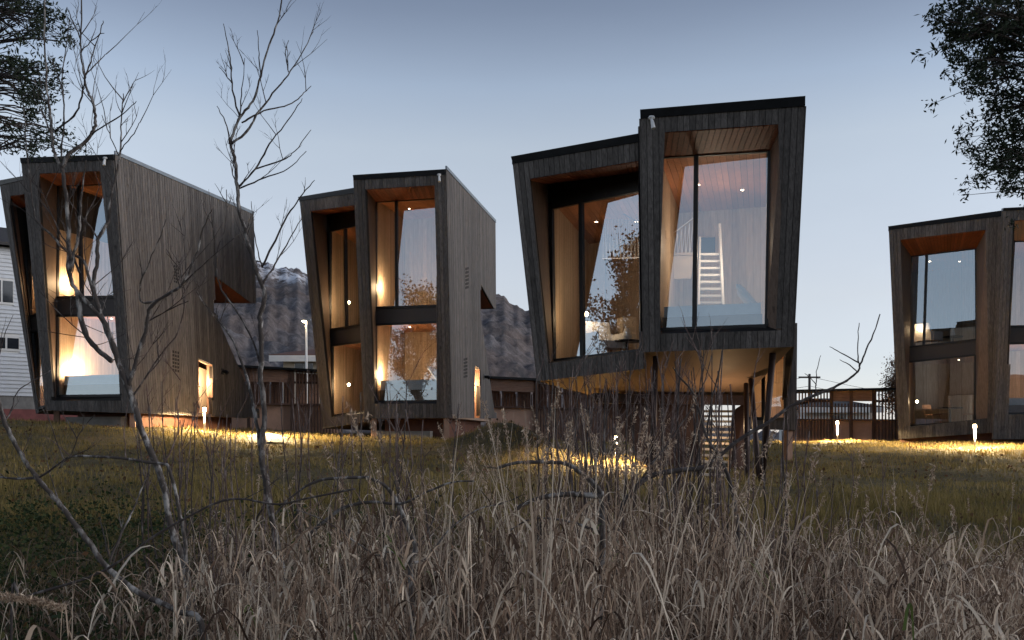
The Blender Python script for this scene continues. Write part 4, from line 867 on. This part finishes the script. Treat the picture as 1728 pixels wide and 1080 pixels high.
# ---- evergreen crowns hanging in at the top corners
def evergreen(name, label, trunk, pts, Y, per, size, spread, seed, mat='needle', elong=3.0, jit=.16, brr=.018):
    r = random.Random(seed); b = pt(*trunk[0], Y); root = empty(name, (b.x, b.y, gz(b.x, b.y)), label, 'tree'); P = [pt(x, y, Y) for x, y in trunk]; P[0].z = gz(P[0].x, P[0].y) - .2; P = smooth_path(P, 3); n = len(P)
    MB().tube(P, [.13 * (1 - .75*k/(n-1)) for k in range(n)], 10).build('trunk', M['bark_dark'], root, True)
    cl = []; br = MB()
    for i, (x, y, sc) in enumerate(pts):
        p = pt(x, y, Y + r.uniform(-.9, .9)); base = min(P, key=lambda q: (q - p).length + max(0, q.z - p.z + .3)*.5)
        mid = base.lerp(p, .55) + V((0, 0, .12 + r.uniform(-.05, .1))); path = smooth_path([base, mid, p], 4); br.tube(path, [brr*(1-.85*k/(len(path)-1)) for k in range(len(path))], 5)
        for k in range(sc * (3 if jit > .1 else 2)): 
            cpos = p + V((r.gauss(0, jit), r.gauss(0, jit * 1.3), r.gauss(0, jit * .8))); cl.append(cpos); br.tube([path[-4], path[-4].lerp(cpos, .5) + V((0, 0, .03)), cpos], [.006, .004, .002], 4)
    br.build('branches', M['bark_dark'], root)
    v, f, t_ = leaf_cloud(cl, per, size, spread, seed, elong, .25); np_mesh('crown', v, f, M[mat], t_, parent=root)['kind'] = 'stuff'
    return root
random.seed(31)
def inside(x, poly):
    return None
edge = [(-60, 1640), (0, 1638), (25, 1600), (50, 1594), (75, 1612), (100, 1632), (125, 1642), (145, 1638), (180, 1648), (195, 1660), (215, 1674), (235, 1660), (275, 1660), (300, 1670), (312, 1694), (338, 1712)]
rp_ = [(1597, 35, 2), (1612, 40, 3), (1606, 60, 3), (1625, 65, 3), (1640, 12, 3), (1652, 30, 3), (1640, 140, 3), (1650, 160, 3), (1662, 238, 3), (1660, 265, 3), (1675, 285, 3), (1704, 318, 3), (1716, 334, 2), (1645, 100, 3)]
for _ in range(150):
    y = random.uniform(-120, 335); x0 = np.interp(y, [e_[0] for e_ in edge], [e_[1] for e_ in edge]) + 12; x = x0 + random.random() ** 1.1 * (1960 - x0)
    rp_.append((x, y, 3))
evergreen('pine_tree', 'dark evergreen crown hanging into the top right corner', [(1905, 1000), (1890, 700), (1860, 400), (1830, 200), (1800, 0), (1780, -160)], rp_, 10.5, 24, .020, .040, 32, elong=3.2, jit=.15)
lp_ = [(10, 12, 3), (35, 8, 3), (55, 20, 3), (62, 42, 3), (40, 40, 3), (15, 45, 3), (80, 48, 3), (98, 50, 3), (104, 60, 2), (25, 100, 4), (10, 118, 3), (45, 112, 3), (60, 135, 3), (80, 125, 3), (88, 140, 3), (40, 150, 4), (60, 160, 3), (75, 165, 2), (10, 140, 2), (2, 185, 2), (22, 225, 2), (45, 205, 3), (30, 232, 2), (55, 198, 2), (70, 230, 2), (90, 238, 3), (115, 228, 2), (100, 248, 1), (5, 220, 2), (50, 240, 2)]
for _ in range(34): lp_.append((random.uniform(-330, -40), random.uniform(-160, 260), 4))
for _ in range(14): lp_.append((random.uniform(-10, 70), random.uniform(-120, -10), 3))
evergreen('spruce_tree', 'dark evergreen boughs hanging into the top left corner', [(-240, 1060), (-235, 700), (-225, 350), (-220, 60), (-215, -250)], lp_, 7.2, 26, .012, .028, 33, elong=3.2, jit=.075, brr=.008)
# autumn tree out of frame on the left; the windows mirror it
r_ = random.Random(15); bx, by = -15.8, 16.2; b0 = gz(bx, by); ot = empty('oak_tree', (bx, by, b0), 'rusty autumn tree mirrored in the left window of the raised cabin', 'tree')
P = smooth_path([V((bx, by, b0 - .2)), V((bx + .1, by, b0 + 1.8)), V((bx - .1, by + .1, b0 + 4)), V((bx + .1, by, b0 + 6.6))], 4); MB().tube(P, [.2*(1-.8*k/(len(P)-1)) for k in range(len(P))], 10).build('trunk', M['bark_dark'], ot, True)
m, tips = twigs_from([P[4:]] * 4, 3.0, 1.2, 2.8, .035, 16, .5, 2, 1.0); m.build('branches', M['bark_dark'], ot); v, f, t_ = leaf_cloud([tuple(p) for p in tips], 13, .085, .17, 17, 1.7); np_mesh('crown', v, f, M['oakleaf'], t_, parent=ot)['kind'] = 'stuff'
# far bare tree behind the right screen wall
r_ = random.Random(5); tb = pt(1500, 660, 62); tt_ = empty('bare_tree', (tb.x, tb.y, gz(tb.x, tb.y)), 'rusty bare tree beyond the right screen wall beside the cabin', 'tree')
P = smooth_path([V((tb.x + .6, tb.y, gz(tb.x, tb.y) - .2)), V((tb.x + .5, tb.y, 3)), V((tb.x + .6, tb.y, 5.3))], 3); MB().tube(P, [.14*(1-.7*k/(len(P)-1)) for k in range(len(P))], 8).build('trunk', M['bark_dark'], tt_, True)
m, tips = twigs_from([P[3:]] * 5, 3.2, .9, 2.2, .02, 6, .9, 2, 1.0); m.build('branches', M['bark_red'], tt_); v, f, t_ = leaf_cloud([tuple(p) for p in tips], 12, .07, .22, 7, 1.6); np_mesh('crown', v, f, M['rust'], t_, parent=tt_)['kind'] = 'stuff'

# ------------------------------------------------------------------ grass
def ribbons(base, p1, p2, wid, wdir, S_, tint):
    """quadratic ribbons base -> p1 (control) -> p2, tapering"""
    N = len(base); t = np.linspace(0, 1, S_ + 1)[None, :, None]; c = base[:, None]*(1-t)**2 + p1[:, None]*2*t*(1-t) + p2[:, None]*t**2
    w_ = wid[:, None, None] * (1 - .92*t**1.8) * .5; wd = wdir[:, None]
    v = np.stack([c - wd*w_, c + wd*w_], 2).reshape(-1, 3)
    i = (np.arange(N)[:, None]*(S_+1) + np.arange(S_)[None]).ravel()*2; return v, np.stack([i, i+1, i+3, i+2], 1), np.repeat(tint, (S_+1)*2)
def join(parts):
    V_, F_, T_ = [], [], []; o = 0
    for v, f, t in parts: V_.append(v); F_.append(f + o); T_.append(t); o += len(v)
    return np.concatenate(V_), np.concatenate(F_), np.concatenate(T_)
def hdir(n): a = rng.uniform(0, 2*np.pi, n); return np.stack([np.cos(a), np.sin(a), np.zeros(n)], 1)
# tall dry grass
N = 8600; y = np.sqrt(rng.uniform(3.0**2, 8.8**2, N)); x = rng.uniform(-.56, .56, N) * y; px = CX + x*F/y
dens = np.interp(px, [0, 180, 330, 480, 1400, 1728], [.04, .10, .45, 1, 1, .85])
nz = fbm(x, y, 41, 4, .55); clump = np.clip(.5 + .55*nz, 0, 1); tall = np.clip(.5 + .5*fbm(x, y, 42, 3, .3), 0, 1)
k = rng.random(N) < dens*np.clip(clump*1.5 - .15, .06, 1); x, y, px, clump, tall = x[k], y[k], px[k], clump[k], tall[k]; N = len(x); z = ground(x, y)
top = np.interp(px, [0, 250, 420, 600, 760, 860, 1000, 1200, 1300, 1500, 1728], [990, 970, 900, 850, 815, 800, 850, 872, 900, 925, 925]) + rng.normal(0, 26, N) + (.5 - tall)*70 - 60*(rng.random(N) < .05)
hmax = E + (H - top)*y/F - z; h = np.clip(np.minimum(rng.normal(1.0, .22, N), hmax), .28, 1.6)
B = np.stack([x, y, z - .02], 1); fa = 3.1*fbm(x, y, 43, 3, .35); fld = np.stack([np.cos(fa), np.sin(fa), 0*fa], 1); mat_ = np.clip(fbm(x, y, 44, 3, .28)*1.2, 0, 1)*(rng.random(N) < .8); ln = hdir(N)*(rng.gamma(1.6, .06, N)*h)[:, None] + fld*((.06 + .55*mat_)*h)[:, None]; h = h*(1 - .35*mat_); T2 = B + ln + np.stack([0*h, 0*h, h], 1); T1 = B + ln*.15 + np.stack([0*h, 0*h, h*.55], 1)
tin = np.clip(rng.beta(1.5, 1.5, N)*.85 + .12*(tall - .3), 0, .93); parts = [ribbons(B, T1, T2, rng.uniform(.005, .011, N), hdir(N)*.5 + np.array([[.5, 0, 0]]), 6, tin)]
for q in range(4):
    s = rng.uniform(.25, .98, N)[:, None]; p0 = B*(1-s)**2 + T1*2*s*(1-s) + T2*s**2; L = (rng.gamma(3, .055, N) + .07)[:, None]; d = hdir(N)
    up = np.array([[0, 0, 1.0]]); c1 = p0 + d*L*rng.uniform(.1, .5, (N, 1)) + up*L*rng.uniform(.4, 1.0, (N, 1)); c2 = p0 + d*L*rng.uniform(.3, .9, (N, 1)) + up*L*rng.uniform(-.9, .4, (N, 1))
    tn = np.clip(tin + rng.normal(.06, .18, N), 0, .93); g = rng.random(N) < .012; tn[g] = 1.0
    parts.append(ribbons(p0, c1, c2, rng.uniform(.007, .015, N)*(1 + .6*(rng.random(N) < .12)), hdir(N)*.8 + np.array([[0, 0, .25]]), 6, tn))
# single stalks standing above the rest
n3 = 420; y3 = np.sqrt(rng.uniform(3.4**2, 8.5**2, n3)); p3 = np.where(rng.random(n3) < .6, rng.normal(960, 190, n3), rng.uniform(350, 1728, n3)); x3 = (p3 - CX)*y3/F; z3 = ground(x3, y3)
t3 = np.interp(p3, [300, 600, 900, 1100, 1400, 1728], [860, 800, 715, 730, 830, 850]) + rng.normal(20, 45, n3); h3_ = np.clip(E + (H - t3)*y3/F - z3, .5, 1.75); B3 = np.stack([x3, y3, z3], 1); L3 = hdir(n3)*np.array([[1, .6, 0]])*(h3_*rng.uniform(.02, .42, n3))[:, None]
parts.append(ribbons(B3, B3 + L3*.2 + np.stack([0*h3_, 0*h3_, h3_*.6], 1), B3 + L3 + np.stack([0*h3_, 0*h3_, h3_], 1), rng.uniform(.005, .009, n3), np.tile(np.array([[1.0, .2, 0]]), (n3, 1)), 7, np.clip(rng.beta(2, 1.6, n3), .1, .93)))
hd_ = B3 + L3 + np.stack([0*h3_, 0*h3_, h3_], 1); sel = rng.random(n3) < .55; dirs = L3*.9 + np.stack([0*h3_, 0*h3_, h3_*.5], 1); dirs /= np.linalg.norm(dirs, axis=1, keepdims=True)
sh = np.concatenate([hd_[sel] - dirs[sel]*q for q in np.linspace(0, .11, 9)]); sv, sf, st_ = leaf_cloud(sh, 5, .0055, .006, 45, 3.6, 1.2); parts.append((sv, sf, .35 + .45*st_))
# bent and broken stalks lying across
n2 = 2200; i = rng.integers(0, N, n2); B2 = B[i] + np.array([[0, 0, .25]])*rng.random((n2, 1))*2.6; d = hdir(n2); L = rng.uniform(.3, .9, (n2, 1)); parts.append(ribbons(B2, B2 + d*L*.5 + np.array([[0, 0, .35]])*L, B2 + d*L + np.array([[0, 0, .3]])*L*rng.uniform(-1, 1, (n2, 1)), rng.uniform(.004, .008, n2), hdir(n2), 4, np.clip(rng.beta(2, 2, n2)*.9, 0, .9)))
v, f, t_ = join(parts); o = np_mesh('tall_grass', v, f, M['tall'], t_); o['kind'] = 'stuff'; tag(o, 'tall dry beige grass filling the foreground', 'grass')
N4 = 16000; y = np.sqrt(rng.uniform(2.8**2, 9.2**2, N4)); x = rng.uniform(-.57, .57, N4)*y; px = CX + x*F/y; k = rng.random(N4) < np.interp(px, [0, 250, 450, 1728], [.15, .3, 1, 1]); x, y = x[k], y[k]; N4 = len(x); z = ground(x, y)  # low thatch layer, coloured dark to deepen the shade between the tall stems
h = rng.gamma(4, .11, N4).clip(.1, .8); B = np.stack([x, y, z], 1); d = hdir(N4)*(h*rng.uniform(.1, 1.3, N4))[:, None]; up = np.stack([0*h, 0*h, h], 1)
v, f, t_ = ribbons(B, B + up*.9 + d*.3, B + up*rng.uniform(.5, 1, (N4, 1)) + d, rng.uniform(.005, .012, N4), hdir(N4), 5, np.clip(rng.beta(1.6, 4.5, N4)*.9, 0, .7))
o = np_mesh('shade_tinted_thatch', v, f, M['tall'], t_); o['kind'] = 'stuff'; tag(o, 'matted thatch under the tall dry grass, tinted dark as shade between stems', 'grass')
# litter of fallen blades and shorter tussocks under and behind it
def lawn(n, y0, y1, hmin, hmax_, wmin, wmax, mat, name, label, cat, cond=None, tb=(2, 2), xs=.60, lean=.6):
    y = rng.uniform(y0, y1, n) if y0 > 9 else np.sqrt(rng.uniform(y0**2, y1**2, n)); x = rng.uniform(-xs, xs, n)*y; px = CX + x*F/y
    patch = .5 + .25*np.sin(x*1.7 + y*.6) + .25*np.sin(x*.8 - y*1.1 + 2)
    k = np.ones(n, bool) if cond is None else cond(x, y, px); k &= rng.random(n) < .45 + .55*patch; x, y, patch = x[k], y[k], patch[k]; n = len(x); z = ground(x, y)
    h = rng.uniform(hmin, hmax_, n)*(.6 + .7*patch); B = np.stack([x, y, z - .01], 1); d = hdir(n)*(h*rng.uniform(0, lean, n))[:, None]; up = np.stack([0*h, 0*h, h], 1)
    t = np.clip(rng.beta(*tb, n)*.7 + .3*patch + rng.normal(0, .05, n), 0, 1); v, f, t_ = ribbons(B, B + up*.6 + d*.2, B + up + d, rng.uniform(wmin, wmax, n), hdir(n), 2, t)
    o = np_mesh(name, v, f, M[mat], t_); o['kind'] = 'stuff'; return tag(o, label, cat)
lawn(150000, 13, 40, .03, .13, .008, .022, 'lawn', 'lawn_grass', 'short mossy lawn around the cabins', 'grass')
lawn(60000, 7.5, 17, .06, .26, .006, .013, 'lawn', 'rough_grass', 'rough brownish grass between the lawn and the tall grass', 'grass', tb=(2, 2.4))
n = 9000; y = rng.uniform(9, 36, n); x = rng.uniform(-.58, .58, n)*y; k = rng.random(n) < np.clip(.4 + .6*fbm(x, y, 46, 3, .12), .05, 1); x, y = x[k], y[k]; v, f, t_ = leaf_cloud(np.stack([x, y, ground(x, y) + .05], 1), 1, .05, .02, 47, 1.5, 0); o = np_mesh('fallen_leaves', v, f, M['rust'], t_); o['kind'] = 'stuff'; tag(o, 'brown fallen leaves scattered over the lawn', 'leaves')
# weeds and brambles low on the left and among the grass
n = 5200; y = rng.uniform(4.2, 13, n); x = rng.uniform(-.6, .3, n)*y; px = CX + x*F/y; k = rng.random(n) < np.interp(px, [0, 300, 420, 900, 1100], [1, .85, .3, .12, 0]); x, y = x[k], y[k]
pts = np.stack([x, y, ground(x, y) + rng.gamma(1.6, .10, len(x))], 1); v, f, t_ = leaf_cloud(pts, 12, .030, .10, 9, 1.5, .2); o = np_mesh('undergrowth', v, f, M['weed'], t_); o['kind'] = 'stuff'; tag(o, 'dark green weeds and brambles at lower left', 'weeds')
# fluffy grass head poking in at the lower left
gh = empty('grass_plume', pt(-40, 1010, 2.2), 'blurred pale grass plume poking in at the lower left edge', 'plume'); A, B_ = pt(-60, 1008, 2.2), pt(108, 1027, 2.3); P = [A.lerp(B_, i/8) + V((0, 0, .012*math.sin(i/8*3.1))) for i in range(9)]
MB().tube(P, [.0012]*9, 5).build('stalk', M['bark_dark'], gh); v, f, t_ = leaf_cloud([tuple(P[0].lerp(P[8], i/60) + V((0, 0, .012*math.sin(i/60*3.1)))) for i in range(60)], 26, .0022, .0042, 10, 7.0); np_mesh('spikelets', v, f, M['tall'], t_*.5 + .35, parent=gh)['kind'] = 'stuff'
